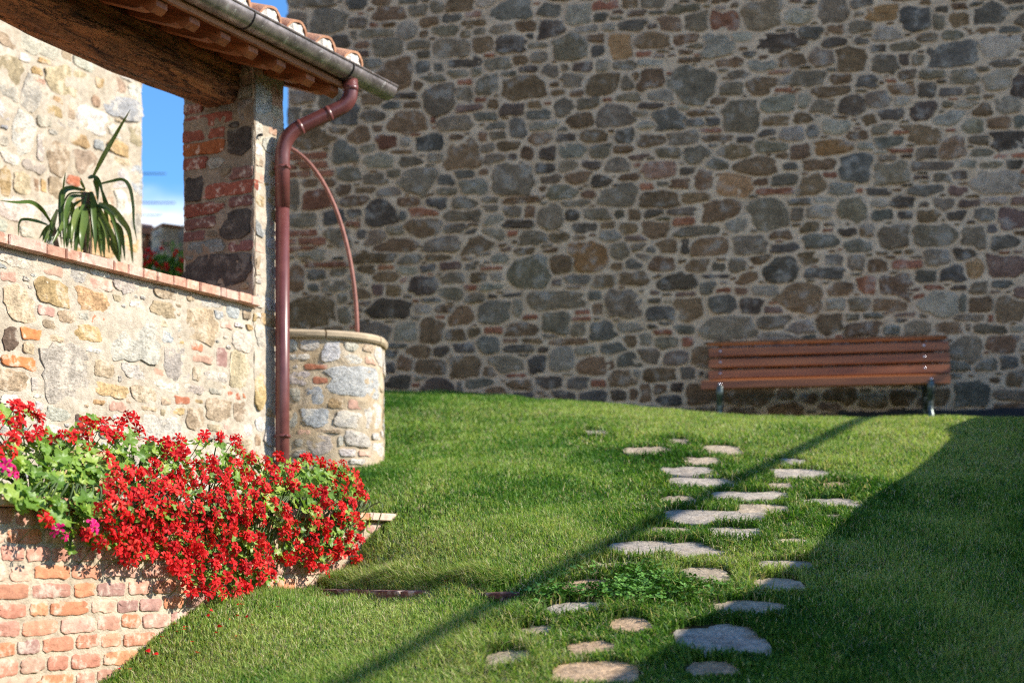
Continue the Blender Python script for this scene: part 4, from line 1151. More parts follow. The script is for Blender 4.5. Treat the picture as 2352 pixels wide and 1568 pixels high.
def mass_point(x, y, extra=0.0):
    """a point of the plant mass: trails down in front of the wall, leans back above it"""
    s_ = y - 1165
    o = PO + (.03 + .075 * math.exp(-s_ / 110.0) if s_ > 0 else .105 + s_ * .0016) + extra
    pl = Plane(LP(0, o, 0), DV, NV)
    u, v = pl.uv(x, y)
    return LP(u, o, v)
def orient(n, spin):
    z = Vector(n).normalized(); x = z.orthogonal().normalized()
    q = Matrix((x, z.cross(x), z)).transposed()
    return (q @ Matrix.Rotation(spin, 3, 'Z')).to_4x4()
def place(me, name, p, n, spin, sc, parent):
    o = bpy.data.objects.new(name, me); COL.objects.link(o)
    o.matrix_world = Matrix.Translation(Vector(p)) @ orient(n, spin) @ Matrix.Scale(sc, 4)
    return keep(o, parent)

def redness(x, y):
    """how much of the plant is in bloom here"""
    if x < 235:
        if y < 1010: return .8
        if y > 1215 and x > 180: return .9
        return .02 if x > 25 else .35
    if 615 < x < 715 and 1110 < y < 1275: return .34
    if 250 < x < 390 and 1020 < y < 1085: return .35
    if 400 < x < 620 and 1020 < y < 1060: return .45
    if 540 < x < 620 and 1150 < y < 1230: return .7
    if 660 < x < 760 and 1075 < y < 1120: return .5
    return 1.0

PL_LABELS = [(-60, 235, 'bushy geranium with mostly green leaves and a few magenta flowers over the brick wall'),
             (235, 400, 'red geranium crowded with blooms beside the mostly green leafy one'),
             (400, 560, 'red geranium trailing lowest over the brick planter almost to the lawn'),
             (560, 700, 'red geranium growing in front of the downpipe with a green leafy gap'),
             (700, 860, 'red geranium at the grassy end of the planter beside the bare coping brick')]
r4 = np.random.default_rng(5)
up = np.array((0, 0, 1.0)); Sv = np.array(S)
for gi, (xa, xb, lab) in enumerate(PL_LABELS):
    xc = (xa + xb) / 2
    root = LP(Plane(LP(0, PO - .3, 0), DV, NV).uv(xc, 1150)[0], PO - .32, PZ - .08)
    g = empty('geranium', root, lab, 'flowers', 'geraniums in the brick planter')
    # leaves
    nl = 0; tries = 0
    cnt = min(295, int((xb - xa) * (1.4 if gi == 0 else 1.45)))
    stems = MB()
    while nl < cnt and tries < 20000:
        tries += 1
        x = r4.uniform(xa, xb); y = r4.uniform(915, 1395)
        if not inset(x, y, 8 if gi == 0 else 16): continue
        if y < 1040 and r4.random() < .5 and redness(x, y) > .5: continue
        if y > 1330 and r4.random() < .6: continue
        ex_ = r4.choice([0, 0, -.03, -.07, -.13]) + r4.uniform(-.03, .03)
        p = mass_point(x, y, ex_)
        if ex_ < -.05 and y > 1165: ex_ = 0
        po = (p - B0).dot(NV)
        if p[2] - EZ < PZ and po < PO + .02:
            p = p + NV * (PO + .03 - po)
        n = NV * 1.0 + up * .55 + Sv * .35 + r4.standard_normal(3) * .38
        place(LEAVES[r4.integers(4)], 'leaf', p, n, r4.uniform(0, 6.28), r4.uniform(.75, 1.2) * (.95 if gi == 0 else .8), g)
        if nl % 4 == 0:
            tu = (p - B0).dot(DV); tr = (np.array(root) - B0).dot(DV)
            rimp = LP(tu * .7 + tr * .3, PO + .045, PZ + .05)
            if p[2] - EZ < PZ:
                mid2 = LP(tu * .9 + tr * .1, PO + .06, (PZ + p[2] - EZ) / 2)
                stems.tube(catmull([root, rimp, mid2, p], 5), [.004] * 5 + [.003] * 10 + [.0018], 5)
            else:
                stems.tube(catmull([root, (root + p) / 2 + up * .05, p], 5), [.004] * 5 + [.003] * 5 + [.0018], 5)
        nl += 1
    # rest of the crown, behind and inside
    for _ in range(50):
        x = r4.uniform(xa, xb); y = r4.uniform(1010, 1160)
        if not inset(x, y, 25): continue
        p = mass_point(x, y, -r4.uniform(.15, .36))
        n = up + NV * .5 + r4.standard_normal(3) * .4
        place(LEAVES[r4.integers(4)], 'leaf', p, n, r4.uniform(0, 6.28), r4.uniform(.8, 1.2), g)
    # blooms
    cl = []; tries = 0
    while tries < 2600:
        tries += 1
        x = r4.uniform(xa, xb); y = r4.uniform(915, 1395)
        if not inset(x, y, 11): continue
        if float(vnoise(x / 26., y / 26., 19)) + .5 > redness(x, y): continue
        if any((x - a) ** 2 + (y - b) ** 2 < (25.5 if y > 1050 else 27) ** 2 for a, b in cl): continue
        cl.append((x, y))
    if gi == 0:
        cl = [c for c in cl if c[0] > 60 or c[1] < 1060]
    for (x, y) in cl:
        p = mass_point(x, y, r4.uniform(.01, .035))
        axis = NV * .9 + up * (.75 if y < 1080 else .25) + Sv * .25 + r4.standard_normal(3) * .3
        axis /= np.linalg.norm(axis)
        stalk = MB()
        b0 = p - axis * .055 - up * .03 - NV * .02
        stalk.tube(catmull([b0 - NV * .05 - up * .04, b0, p - axis * .022], 4), .0016, 5)
        fc = stalk.build('flower_cluster', M_STEM, g)
        nf = int(r4.integers(5, 8)); kk = 0
        for k in range(nf):
            d = axis + r4.standard_normal(3) * .62; d /= np.linalg.norm(d)
            if d.dot(axis) < .1: d = axis
            q = p + d * r4.uniform(.020, .038) - axis * .012
            place(REDF[r4.integers(4)], 'floret', q, d + r4.standard_normal(3) * .25, r4.uniform(0, 6.28), r4.uniform(.85, 1.15), fc)
        # pale green buds
        if r4.random() < .4:
            bm = MB()
            for k in range(4):
                d = axis * -.2 + r4.standard_normal(3); d /= np.linalg.norm(d)
                bm.tube([p - axis * .02, p - axis * .02 + d * .015, p - axis * .02 + d * .024], [.001, .0022, .0008], 5)
            bm.build('buds', M_STEM, fc)
    if gi == 0:
        for (x, y) in ((137, 1222), (206, 1212), (20, 1088), (12, 1075)):
            p = mass_point(x, y, .06)
            axis = NV + up * .3; axis = axis / np.linalg.norm(axis)
            st = MB(); st.tube([p - axis * .06 - up * .02, p - axis * .012], .0015, 5)
            fc = st.build('flower_cluster', M_STEM, g)
            for k in range(3):
                d = axis + r4.standard_normal(3) * .5; d /= np.linalg.norm(d)
                place(PINKF[k % 2], 'floret', p + d * .022, d, r4.uniform(0, 6.28), 1.05, fc)
    stems.build('stems', M_STEM, g)

# ------------------------------------------------------------------ the round stone well
WC = np.array((-1.386, 8.45, EZ)); WA, WB = .62, .40; WT = 1.235
well = empty('stone_well', WC + Z3 * .5, 'round stone well with sandstone rim and a thin rusty arched rod', 'well')
th_ = np.linspace(0, 2 * math.pi, 721)
def wpt(a, grow=0.0):
    e = 2.4
    c, s_ = math.cos(a), math.sin(a)
    k = 1 / (abs(c) ** e + abs(s_) ** e) ** (1 / e)
    return np.array((WC[0] + c * k * (WA + grow), WC[1] + s_ * k * (WB + grow), 0))
wp = np.array([wpt(a) for a in th_]); ws = np.concatenate([[0], np.cumsum(np.linalg.norm(np.diff(wp, axis=0), axis=1))])
WLEN = ws[-1]
wq = (wp[:, 0]) / wp[:, 1]
front = wp[:, 1] <= WC[1] + .001
def well_P(u, v, h=0.0):
    a = np.interp(u % WLEN, ws, th_)
    p = wpt(a); d = p[:2] - WC[:2]; tn = wpt(a + .01)[:2] - wpt(a - .01)[:2]; n = np.array((tn[1], -tn[0])); n /= np.linalg.norm(n)
    return np.array((p[0] + n[0] * h, p[1] + n[1] * h, v + EZ))
def well_uv(px, py):
    q = (px - 1176.0) / FPX
    idx = np.nonzero(front)[0]
    k = idx[np.argmin(np.abs(wq[idx] - q))]
    # extrapolate past the edge
    ku = ws[k] + (q - wq[k]) * wp[k, 1] * (1 if abs(q - wq[k]) > 5e-4 else 0)
    return ku, (HY - py) / FPX * wp[k, 1]
drum = wall_skin('drum', well_P, 0.001, WLEN - .001, .25, WT, 0.022, .12, 0.010, M_MORTAR_WELL, well, 71)
TWL = parse("""165 665 60 75 b;270 655 125 80 w;408 700 110 120 b;530 668 80 55 w;640 677 60 45 o;200 730 120 40 w;540 750 110 65 w;655 757 65 45 p;705 720 40 110 w;180 790 40 30 w;317 793 140 35 r;345 877 115 50 r;205 865 130 80 w;565 890 290 190 b;180 960 70 90 g;292 975 120 110 b;435 1018 105 75 y;562 1028 100 75 p;670 1090 90 160 w;520 1115 190 95 w;305 1110 180 110 b;165 1120 60 90 g;235 1203 75 40 p;395 1195 150 25 o;580 1245 140 95 w;335 1280 150 110 g;200 1270 50 60 g;465 1255 40 80 w;690 1225 50 50 w;700 1310 50 80 w;620 1333 80 35 p;510 1325 110 50 w;570 1385 100 35 w""", .5996 * .6125, 612.5, 551.25)
masonry(TWL, well_uv, well_P, (0, WLEN, .3, WT - .02), [(200, .06, .11), (400, .03, .05)], 0.018, (0.005, 0.012), PAL, drum, M_STONE, M_BRICK, 15, K=22, fillcols='wwbgop', tgrow=1.35, grow=1.3)
M_SANDST = m_plain('rim_sandstone', (.46, .36, .24), .9, 0, .2, 14, .4, .2)
nseg = 9; cz0, cz1 = WT - .002, WT + .044
for s_ in range(nseg):
    a0 = 2 * math.pi * s_ / nseg + .35; a1 = 2 * math.pi * (s_ + 1) / nseg + .35 - .018
    V = []; F = []; na = 14
    prof = [(-.20, cz0), (.016, cz0), (.026, cz0 + .012), (.026, cz1 - .014), (.014, cz1), (-.20, cz1)]
    for i in range(na + 1):
        a = a0 + (a1 - a0) * i / na
        for g_, z in prof:
            p = wpt(a, g_); V.append((p[0], p[1], z + EZ))
    n = len(prof)
    for i in range(na):
        for k in range(n):
            q = (k + 1) % n
            F.append((i * n + k, i * n + q, (i + 1) * n + q, (i + 1) * n + k))
    F.append(tuple(range(n))[::-1]); F.append(tuple(range(na * n, na * n + n)))
    autosmooth(kid('rim_stone', V, F, M_SANDST, well), 40)
M_RUST = m_plain('rust_rod', (.30, .13, .10), .7, .2, .2, 25, .15)
m = MB(); pts = []
cxr, hw, hh = (620 - 1176) / FPX * 8.45, 205 / FPX * 8.45, 455 / FPX * 8.45
for a in np.linspace(0, math.pi, 48):
    pts.append((cxr + hw * math.cos(a), 8.45 - .10 * math.cos(a), EZ + WT + .03 + hh * math.sin(a)))
m.tube(pts, .0125, 10); m.build('arched_rod', M_RUST, well)

# ------------------------------------------------------------------ park bench
BC = np.array(((1893 - 1176) / FPX * 11.0, 11.0, EZ + 1.378))
bench = empty('park_bench', BC - Z3 * .46, 'brown slatted wooden park bench with black cast iron legs against the shaded wall', 'bench')
bu = np.array((math.cos(YAW), -math.sin(YAW), .0065)); bn = HN
M_BENCH = m_wood('bench_wood', (0.25, 0.074, 0.019), (0.47, 0.16, 0.046), tuple(HU), 7.0, 0.5, 0.15)
M_IRON = m_plain('cast_iron', (.085, .105, .095), .35, .5, .6, 30, .25)
BL = .945
def slat(name, y, z, tilt, hw_, ht_, x0=0.0, half=BL):
    """slat with its broad face tilted; y is depth behind the seat front, z above the seat"""
    c_ = BC + bu * x0 - bn * y + Z3 * z
    a = -bn * math.cos(tilt) + Z3 * math.sin(tilt); b = np.cross(bu, a)
    m = MB(); m.box(c_, bu, a, b, half, hw_, ht_, .006)
    return autosmooth(m.build(name, M_BENCH, bench))
slat('seat_slat', .018, -.038, R(80), .036, .017)                 # rolled front edge
for y, z, a in ((.085, -.006, 14), (.165, -.016, 2), (.245, -.022, -2), (.325, -.018, -6)):
    slat('seat_slat', y, z, R(a), .034, .015)
for k, (y, z) in enumerate(((.395, .088), (.425, .182), (.455, .276))):
    slat('back_slat', y, z, R(73), .038, .014, .052)
slat('top_rail', .485, .352, R(20), .036, .015, .04)
M_BOLT = m_plain('bolt_zinc', (.55, .55, .6), .3, .9)
for x in (-.80, .80):
    sd = MB()
    q = lambda y, z: BC + bu * x - bn * y + Z3 * z
    sd.tube(catmull([q(.02, -.05), q(.015, -.12), q(.055, -.2), q(.04, -.3), q(-.01, -.485)], 6), [.032] * 6 + [.028] * 6 + [.024] * 6 + [.03] * 7, 10)
    sd.tube(catmull([q(.13, -.05), q(.10, -.12), q(.055, -.2), q(.08, -.3), q(.16, -.485)], 6), .026, 10)
    sd.tube(catmull([q(.40, -.04), q(.37, -.15), q(.36, -.28), q(.44, -.485)], 6), .022, 10)
    sd.tube(catmull([q(.01, -.055), q(.2, -.048), q(.38, -.035), q(.42, .06), q(.46, .2), q(.505, .34)], 6), .016, 10)
    sd.tube(catmull([q(.06, -.2), q(.2, -.16), q(.36, -.25)], 6), .011, 8)
    for cy, cz, r_ in ((.075, -.1, .03), (.2, -.1, .04), (.3, -.1, .035)):
        sd.tube([q(cy + r_ * math.cos(a), cz + r_ * math.sin(a)) for a in np.linspace(0, 5.6, 14)], .008, 6)
    sd.build('leg', M_IRON, bench)
    for y, z in ((.0, -.036), (.373, .094), (.405, .188), (.437, .282)):
        bm = MB(); c_ = q(y, z); bm.tube([c_ + bn * .004, c_ + bn * .010, c_ + bn * .013], [.011, .010, .004], 10); bm.build('bolt', M_BOLT, bench)

# ------------------------------------------------------------------ strap-leaved plant in its pot behind the low wall
YO = -.75
YP = Plane(LP(0, YO, 0), DV, NV)
M_YUC = m_leaf('strap_leaf', [(0, (.055, .105, .024)), (.6, (.10, .165, .04)), (1, (.19, .25, .07))], .25, .33)
def z7(x, y): return x * .254, 214.4 + y * .254
st_u, st_v = YP.uv(*z7(770, 1030))
stem_top = YP.P(*YP.uv(*z7(770, 880))); stem_bot = YP.P(st_u, .95 + EZ - EZ + 0.0)
FLZ = float(LP(st_u, YO, .57)[2])
yuc = empty('strap_leaf_plant', np.array((stem_bot[0], stem_bot[1], FLZ + .35)), 'potted dracaena with long drooping green strap leaves behind the brick coping', 'plant')
YL = """840 755 940 560 1060 350 1180 145|44;570 890 580 800 592 715|18;890 825 1000 800 1110 785 1170 850 1200 1000 1210 1180 1240 1340|42;470 1180 380 1050 280 985 150 985 0 970|40;430 1190 330 1155 220 1140 175 1170 165 1290|30;770 880 650 860 570 890 550 1000 545 1150 555 1380|60
750 900 640 905 590 960 570 1040|16;760 930 650 940 600 1050 590 1200 580 1400|46;750 960 660 1010 600 1100 575 1200|22;800 770 850 765 875 850 885 990|62;820 890 840 1000 850 1150 860 1300 862 1460|86;750 1020 690 1080 660 1200 640 1400|50;770 1030 760 1150 740 1280 735 1450|76;890 1000 1000 1040 1100 1150 1170 1270 1195 1530|72;890 1010 930 1120 1000 1240 1055 1420|62;920 870 950 1000 960 1100 980 1250 990 1450|42
1000 1150 1080 1220 1110 1350 1130 1510|50;900 1180 910 1300 915 1480|82;990 1330 1040 1420 1080 1520|80;470 1180 420 1250 385 1340|52;610 960 650 1040 650 1160|58;520 1050 480 1200 445 1360|60;640 1000 560 1200 470 1360|40;700 1240 740 1350 770 1440|70;770 870 740 820 720 790|22;780 1040 820 1200 830 1450|40;760 1060 700 1250 690 1440|60;880 1060 960 1180 1010 1300 1030 1460|46;790 1080 800 1250 790 1440|50;480 1170 500 1260 490 1380|50;800 1050 900 1120 960 1260 985 1440|40;780 1000 870 1100 930 1280 940 1450|44;760 1000 660 1150 610 1300 600 1400|44;790 900 760 1000 700 1150 680 1400|40;860 1000 1000 1080 1080 1300 1100 1500|40;830 980 790 1120 770 1300 770 1440|50;480 1190 450 1260 430 1350|46"""
yr = np.random.default_rng(9)
YE = YL.replace('\n', ';').split(';')
for li, ent in enumerate(YE + YE[5:]):
    pts, wd = ent.split('|'); pts = list(map(float, pts.split())); wd = float(wd) * .254 * (.78 if li < len(YE) else .5)
    P2 = [(pts[i], pts[i + 1]) for i in range(0, len(pts), 2)]
    if li >= len(YE):
        jx, jy = yr.uniform(-45, 45), yr.uniform(-40, 60)
        P2 = [(x + jx * i / 2, y + jy * i / (len(P2) - 1)) for i, (x, y) in enumerate(P2)]
    n = len(P2); dep = yr.uniform(-.16, .16)
    P3 = []
    for i, (x, y) in enumerate(P2):
        s_ = i / (n - 1)
        o_ = YO + dep * math.sin(s_ * 1.9) + .02
        pl = Plane(LP(0, o_, 0), DV, NV)
        P3.append(pl.P(*pl.uv(*z7(x, y))))
    C3 = catmull(P3, 6)
    Wm = wd / FPX * 8.0
    V = []; F = []
    nC = len(C3)
    roll = yr.uniform(-.5, .5)
    for i, p in enumerate(C3):
        s_ = i / (nC - 1)
        t_ = C3[min(i + 1, nC - 1)] - C3[max(i - 1, 0)]; t_ /= max(1e-9, np.linalg.norm(t_))
        side = np.cross(t_, np.array((.15, -1.0, 0))); side /= max(1e-9, np.linalg.norm(side))
        nn_ = np.cross(side, t_)
        side = side * math.cos(roll) + nn_ * math.sin(roll); nn_ = np.cross(side, t_)
        w_ = Wm / 2 * (min(1, .45 + s_ * 2.2)) * (1 - max(0, (s_ - .35) / .65) ** 1.8) + .001
        V += [p - side * w_ + nn_ * w_ * .35, p, p + side * w_ + nn_ * w_ * .35]
    for i in range(nC - 1):
        for k in range(2):
            a = i * 3 + k; F.append((a, a + 1, a + 4, a + 3))
    kid('leaf', V, F, M_YUC, yuc)
m = MB()
sb = np.array((stem_top[0], stem_top[1], FLZ + .30))
m.tube(catmull([sb, (sb + stem_top) / 2 + DV * .02, stem_top - Z3 * .01], 5), .022, 10); m.build('stem', m_plain('bark', (.16, .11, .07), .9), yuc)
sb2 = YP.P(*YP.uv(*z7(470, 1180)))
m = MB(); m.tube(catmull([sb + DV * -.05, (sb * .6 + sb2 * .4), sb2], 5), .014, 8); m.build('stem', yuc.children[-1].data.materials[0], yuc)
M_POT = m_plain('terracotta_pot', (.40, .17, .09), .85, 0, .15, 12, .2)
V = []; F = []
prof = [(0, 0), (.13, 0), (.185, .30), (.20, .30), (.20, .36), (.175, .36), (.165, .31), (0, .31)]
K = 28
for r_, z in prof:
    for k in range(K):
        a = 2 * math.pi * k / K
        V.append((stem_top[0] + r_ * math.cos(a), stem_top[1] + r_ * math.sin(a), FLZ + z))
for i in range(len(prof) - 1):
    for k in range(K):
        q = (k + 1) % K; F.append((i * K + k, i * K + q, (i + 1) * K + q, (i + 1) * K + k))
pot = autosmooth(mk('flower_pot', V, F, M_POT), 40)
tag(pot, 'terracotta pot holding the strap-leaved plant on the courtyard floor', 'pot')

# ------------------------------------------------------------------ far things seen through the gap
def block(name, px0, px1, py0, Y, depth, mat, parent, z0=None, tint=None, bump=0.0):
    x0 = (px0 - 1176) / FPX * Y; x1 = (px1 - 1176) / FPX * Y; z1 = (HY - py0) / FPX * Y
    m = MB(); zb = 1.2 if z0 is None else z0
    m.box(((x0 + x1) / 2, Y + depth / 2, EZ + (zb + z1) / 2), (math.cos(.6), math.sin(.6), 0), (-math.sin(.6), math.cos(.6), 0), (0, 0, 1), (x1 - x0) / 2, depth / 2, (z1 - zb) / 2, .01)
    return m.build(name, mat, parent, False, tint)
M_FARSTONE = m_stone('far_stone', amount=.5, scale=6)
gate = empty('stone_gate_post', ((375 - 1176) / FPX * 15, 15, EZ + 1.2), 'pale stone gate post far behind the loggia opening', 'gate post')
block('post', 350, 392, 520, 15, .3, M_FARSTONE, gate, tint=(.52, .44, .32))
block('cap', 346, 398, 512, 14.97, .38, M_TERRA, gate, z0=(HY - 521) / FPX * 15, tint=(.45, .22, .12))
for i in range(5):
    block('stone', 352 + (i % 2) * 14, 372 + (i % 2) * 16, 532 + i * 18, 14.975, .05, M_FARSTONE, gate, z0=(HY - 545 - i * 18) / FPX * 15, tint=[(.5, .46, .4), (.45, .3, .2), (.4, .4, .38)][i % 3])
shed = empty('tiled_shed', ((330 - 1176) / FPX * 16.5, 16.8, EZ + 1.2), 'dark open shed with terracotta roof far behind the loggia', 'shed')
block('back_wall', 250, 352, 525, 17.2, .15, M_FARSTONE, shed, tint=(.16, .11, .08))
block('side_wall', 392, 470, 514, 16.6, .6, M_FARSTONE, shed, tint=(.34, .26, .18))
m = MB()
for (xa, ya, xb, yb) in ((240, 500, 352, 522),):
    a = [np.array((( x - 1176) / FPX * Y, Y, EZ + (HY - y) / FPX * Y)) for x, y, Y in ((xa, ya, 17.4), (xb, yb - 6, 17.4), (xb, yb, 16.3), (xa, ya + 12, 16.3))]
    m.add(a + [p - Z3 * .08 for p in a], [(0, 1, 2, 3), (7, 6, 5, 4), (0, 4, 5, 1), (1, 5, 6, 2), (2, 6, 7, 3), (3, 7, 4, 0)])
m.build('roof', M_TERRA, shed, False, (.36, .16, .09))
m = MB(); m.tube([((318 - 1176) / FPX * 16.4, 16.4, EZ + (HY - 600) / FPX * 16.4), ((345 - 1176) / FPX * 16.4, 16.4, EZ + (HY - 530) / FPX * 16.4)], .03, 6); m.build('brace', M_RAFT, shed)
farg = empty('geranium_bush', ((365 - 1176) / FPX * 14, 14, EZ + 1.9), 'distant red geraniums below the stone gate post', 'flowers')
fm = MB(); lm = MB(); fr_ = np.random.default_rng(3)
def quadblob(mb, c, s, r2):
    n = r2.standard_normal(3); n /= np.linalg.norm(n)
    a = np.cross(n, (0.3, .5, .8)); a /= np.linalg.norm(a); b = np.cross(n, a)
    mb.add([c + a * s, c + b * s, c - a * s, c - b * s], [(0, 1, 2, 3)])
for (x, y, r_) in ((332, 590, 6), (350, 582, 7), (345, 598, 7), (360, 606, 8), (383, 612, 10), (371, 570, 5), (405, 575, 5), (418, 598, 7), (400, 585, 4), (340, 575, 5), (330, 605, 6), (412, 620, 7)):
    for k in range(26):
        a = fr_.standard_normal(3) * r_ * .42
        c = np.array((((x + a[0]) - 1176) / FPX * 14, 14 + a[2] * .006, EZ + (HY - (y + a[1])) / FPX * 14))
        quadblob(fm, c, .014, fr_)
for k in range(520):
    x = fr_.uniform(318, 424); y = fr_.uniform(585, 660)
    quadblob(lm, np.array(((x - 1176) / FPX * 14, 14 + fr_.uniform(0, .25), EZ + (HY - y) / FPX * 14)), .03, fr_)
for k in range(60):
    x = fr_.uniform(372, 424); y = fr_.uniform(555, 600)
    quadblob(lm, np.array(((x - 1176) / FPX * 14, 14 + fr_.uniform(0, .2), EZ + (HY - y) / FPX * 14)), .018, fr_)
o = lm.build('foliage', M_GLEAF, farg, False); o['kind'] = 'stuff'
o = fm.build('blooms', M_RED, farg, False); o['kind'] = 'stuff'
ant = empty('roof_antenna', ((318 - 1176) / FPX * 24, 24, EZ + 3), 'thin grey roof antenna against the sky beyond the loggia', 'antenna')
m = MB()
def ap(x, y): return ((x - 1176) / FPX * 24, 24, EZ + (HY - y) / FPX * 24)
m.tube([ap(318, 380), ap(318, 620)], .02, 6); m.build('mast', M_DARKMETAL, ant)
for y, x1 in ((399, 381), (466, 402), (495, 372)):
    m = MB(); m.tube([ap(300, y), ap(x1, y)], .011, 6)
    m.build('boom', M_DARKMETAL, ant)

# ------------------------------------------------------------------ stepping stones of the path
FL = parse("""860 56 540 60 a;1110 20 220 50 b;975 138 270 60 a;650 120 220 25 b;630 212 560 70 a;400 293 240 30 b;820 340 240 90 b;1200 285 260 35 a;1170 385 210 60 b;245 382 230 45 c;1030 490 330 60 b;190 493 280 40 a;470 565 170 60 c;890 640 400 130 a;290 680 200 45 c;310 795 380 90 c;860 775 200 40 c;20 605 70 28 b;1430 60 100 30 b;1220 172 160 20 b""", .4792, 1225, 1163.7)
FL += parse("""90 970 200 40 b;240 910 110 25 b;510 965 200 50 b;390 1030 200 35 b;290 1095 320 45 a;380 1165 430 55 a;930 1035 150 30 a;990 1110 360 50 a;850 1185 130 30 b;1200 1185 190 40 c;680 1250 470 40 a;1150 1290 350 45 a;240 1275 190 50 b;760 1330 280 60 b""", .375, 1470, 673.75)
FL += [(1168, 1519, 90, 40, 'b'), (1371, 996, 42, 10, 'a'), (1231, 1451, 70, 14, 'b'), (1415, 1303, 90, 14, 'b'), (1478, 1038, 80, 12, 'b')]
FCOL = dict(a=(.45, .40, .335), b=(.48, .395, .29), c=(.48, .34, .215))
M_FLAG = m_stone('flagstone', smear=(.30, .24, .17), amount=.45, bump=.55, scale=11)
stones = []
pr = np.random.default_rng(21)
path_pts = []
for (x, y, w_, h_, c) in FL:
    C0 = hit_ground(x, y - h_ / 2); C1 = hit_ground(x, y + h_ / 2)
    l_ = hit_ground(x - w_ / 2, y); r_ = hit_ground(x + w_ / 2, y)
    a = abs(r_[0] - l_[0]) / 2 + .02
    Yf, Yn = max(C0[1], C1[1] + .05), C1[1] - .05
    cy = (Yf + Yn) / 2; b = (Yf - Yn) / 2 + .01
    cx = x_ = (x - 1176) / FPX * cy
    stones.append((cx, cy, a, b, c))
SA = np.array([s[:4] for s in stones])
# the bed the stones lie in
bed_l = []; 
for Y in np.linspace(4.0, 10.0, 60):
    near = SA[np.abs(SA[:, 1] - Y) < .55]
    if len(near): bed_l.append((Y, (near[:, 0] - near[:, 2]).min() - .02, (near[:, 0] + near[:, 2]).max() + .02))
V = []; nb = 14
for Y, xa, xb in bed_l:
    for k in range(nb + 1):
        X = xa + (xb - xa) * k / nb
        V.append((X, Y, 0))
V = np.array(V); V[:, 2] = ground(V[:, 0], V[:, 1]) + EZ + .004
path = mk('path', V, [(j * (nb + 1) + i, j * (nb + 1) + i + 1, (j + 1) * (nb + 1) + i + 1, (j + 1) * (nb + 1) + i) for j in range(len(bed_l) - 1) for i in range(nb)], m_plain('path_soil', (.07, .06, .03), 1.0, 0, .4, 25, .5, 0))
tag(path, 'path of irregular stepping stones sunk in the lawn', 'path', kind='structure')
for (cx, cy, a, b, c) in stones:
    K = 26; V = []; F = []
    ph = np.linspace(0, 2 * np.pi, K, endpoint=False)
    e = pr.choice([5.0, 7.0, 9.0])
    kx = 1 / (np.abs(np.cos(ph)) ** e + np.abs(np.sin(ph)) ** e) ** (1 / e) * (1 + .010 * pr.standard_normal(K))
    for _c in range(3):
        tc = pr.uniform(0, 2 * np.pi); dd = np.cos(ph - tc); sup = (kx * dd).max() * pr.uniform(.76, .95)
        kx = np.where(dd > .05, np.minimum(kx, sup / np.maximum(dd, .05)), kx)
    px_, py_ = cx + np.cos(ph) * a * kx, cy + np.sin(ph) * b * kx
    zc = float(ground(np.array([cx]), np.array([cy]), False)[0]); e_ = .1
    gxs = float(ground(np.array([cx + e_]), np.array([cy]), False)[0] - zc) / e_; gys = float(ground(np.array([cx]), np.array([cy + e_]), False)[0] - zc) / e_
    top = .002; gys *= .9
    for kk_ in (.3, .6, .95):
        gx_ = cx + (px_ - cx) * kk_; gy_ = cy + (py_ - cy) * kk_
        top = max(top, float((ground(gx_, gy_) - (zc + gxs * (gx_ - cx) + gys * (gy_ - cy))).max()) + .006)
    for k_, dz in ((1.0, -.05), (1.0, top - .004), (.985, top), (.55, top)):
        for i in range(K):
            X = cx + (px_[i] - cx) * k_; Y = cy + (py_[i] - cy) * k_
            V.append((X, Y, EZ + zc + gxs * (X - cx) + gys * (Y - cy) + dz + (pr.uniform(-.003, .003) if dz > 0 else 0)))
    V.append((cx, cy, EZ + zc + top))
    for l in range(3):
        for i in range(K):
            q = (i + 1) % K; F.append((l * K + i, l * K + q, (l + 1) * K + q, (l + 1) * K + i))
    for i in range(K): F.append((3 * K + i, 3 * K + (i + 1) % K, 4 * K))
    autosmooth(kid('flagstone', V, F, M_FLAG, path, np.array(FCOL[c]) * pr.uniform(.85, 1.15)), 30)

# brick edging let into the lawn at the foot of the bank
ea, eb = hit_ground(735, 1357), hit_ground(1115, 1366)
edge = empty('brick_edging', (ea + eb) / 2, 'row of dark red bricks sunk flush in the lawn below the grassy bank', 'edging')
ed = (eb - ea)[:2]; eL = np.linalg.norm(ed); ed /= eL
k = 0.0
while k < eL:
    L = pr.uniform(.19, .24)
    c2 = ea[:2] + ed * (k + L / 2)
    z = ea[2] + (eb[2] - ea[2]) * (k + L / 2) / eL
    dz = (eb[2] - ea[2]) / eL
    m = MB(); ax = np.array((ed[0], ed[1], dz)); ax /= np.linalg.norm(ax); ay = np.array((-ed[1], ed[0], .05)); 
    m.box((c2[0], c2[1], z - .010), ax, ay, Z3, L / 2 - .005, .045, .022, .004)
    m.build('brick', M_BRICK, edge, False, np.array((.17, .08, .062)) * pr.uniform(.8, 1.3))
    k += L

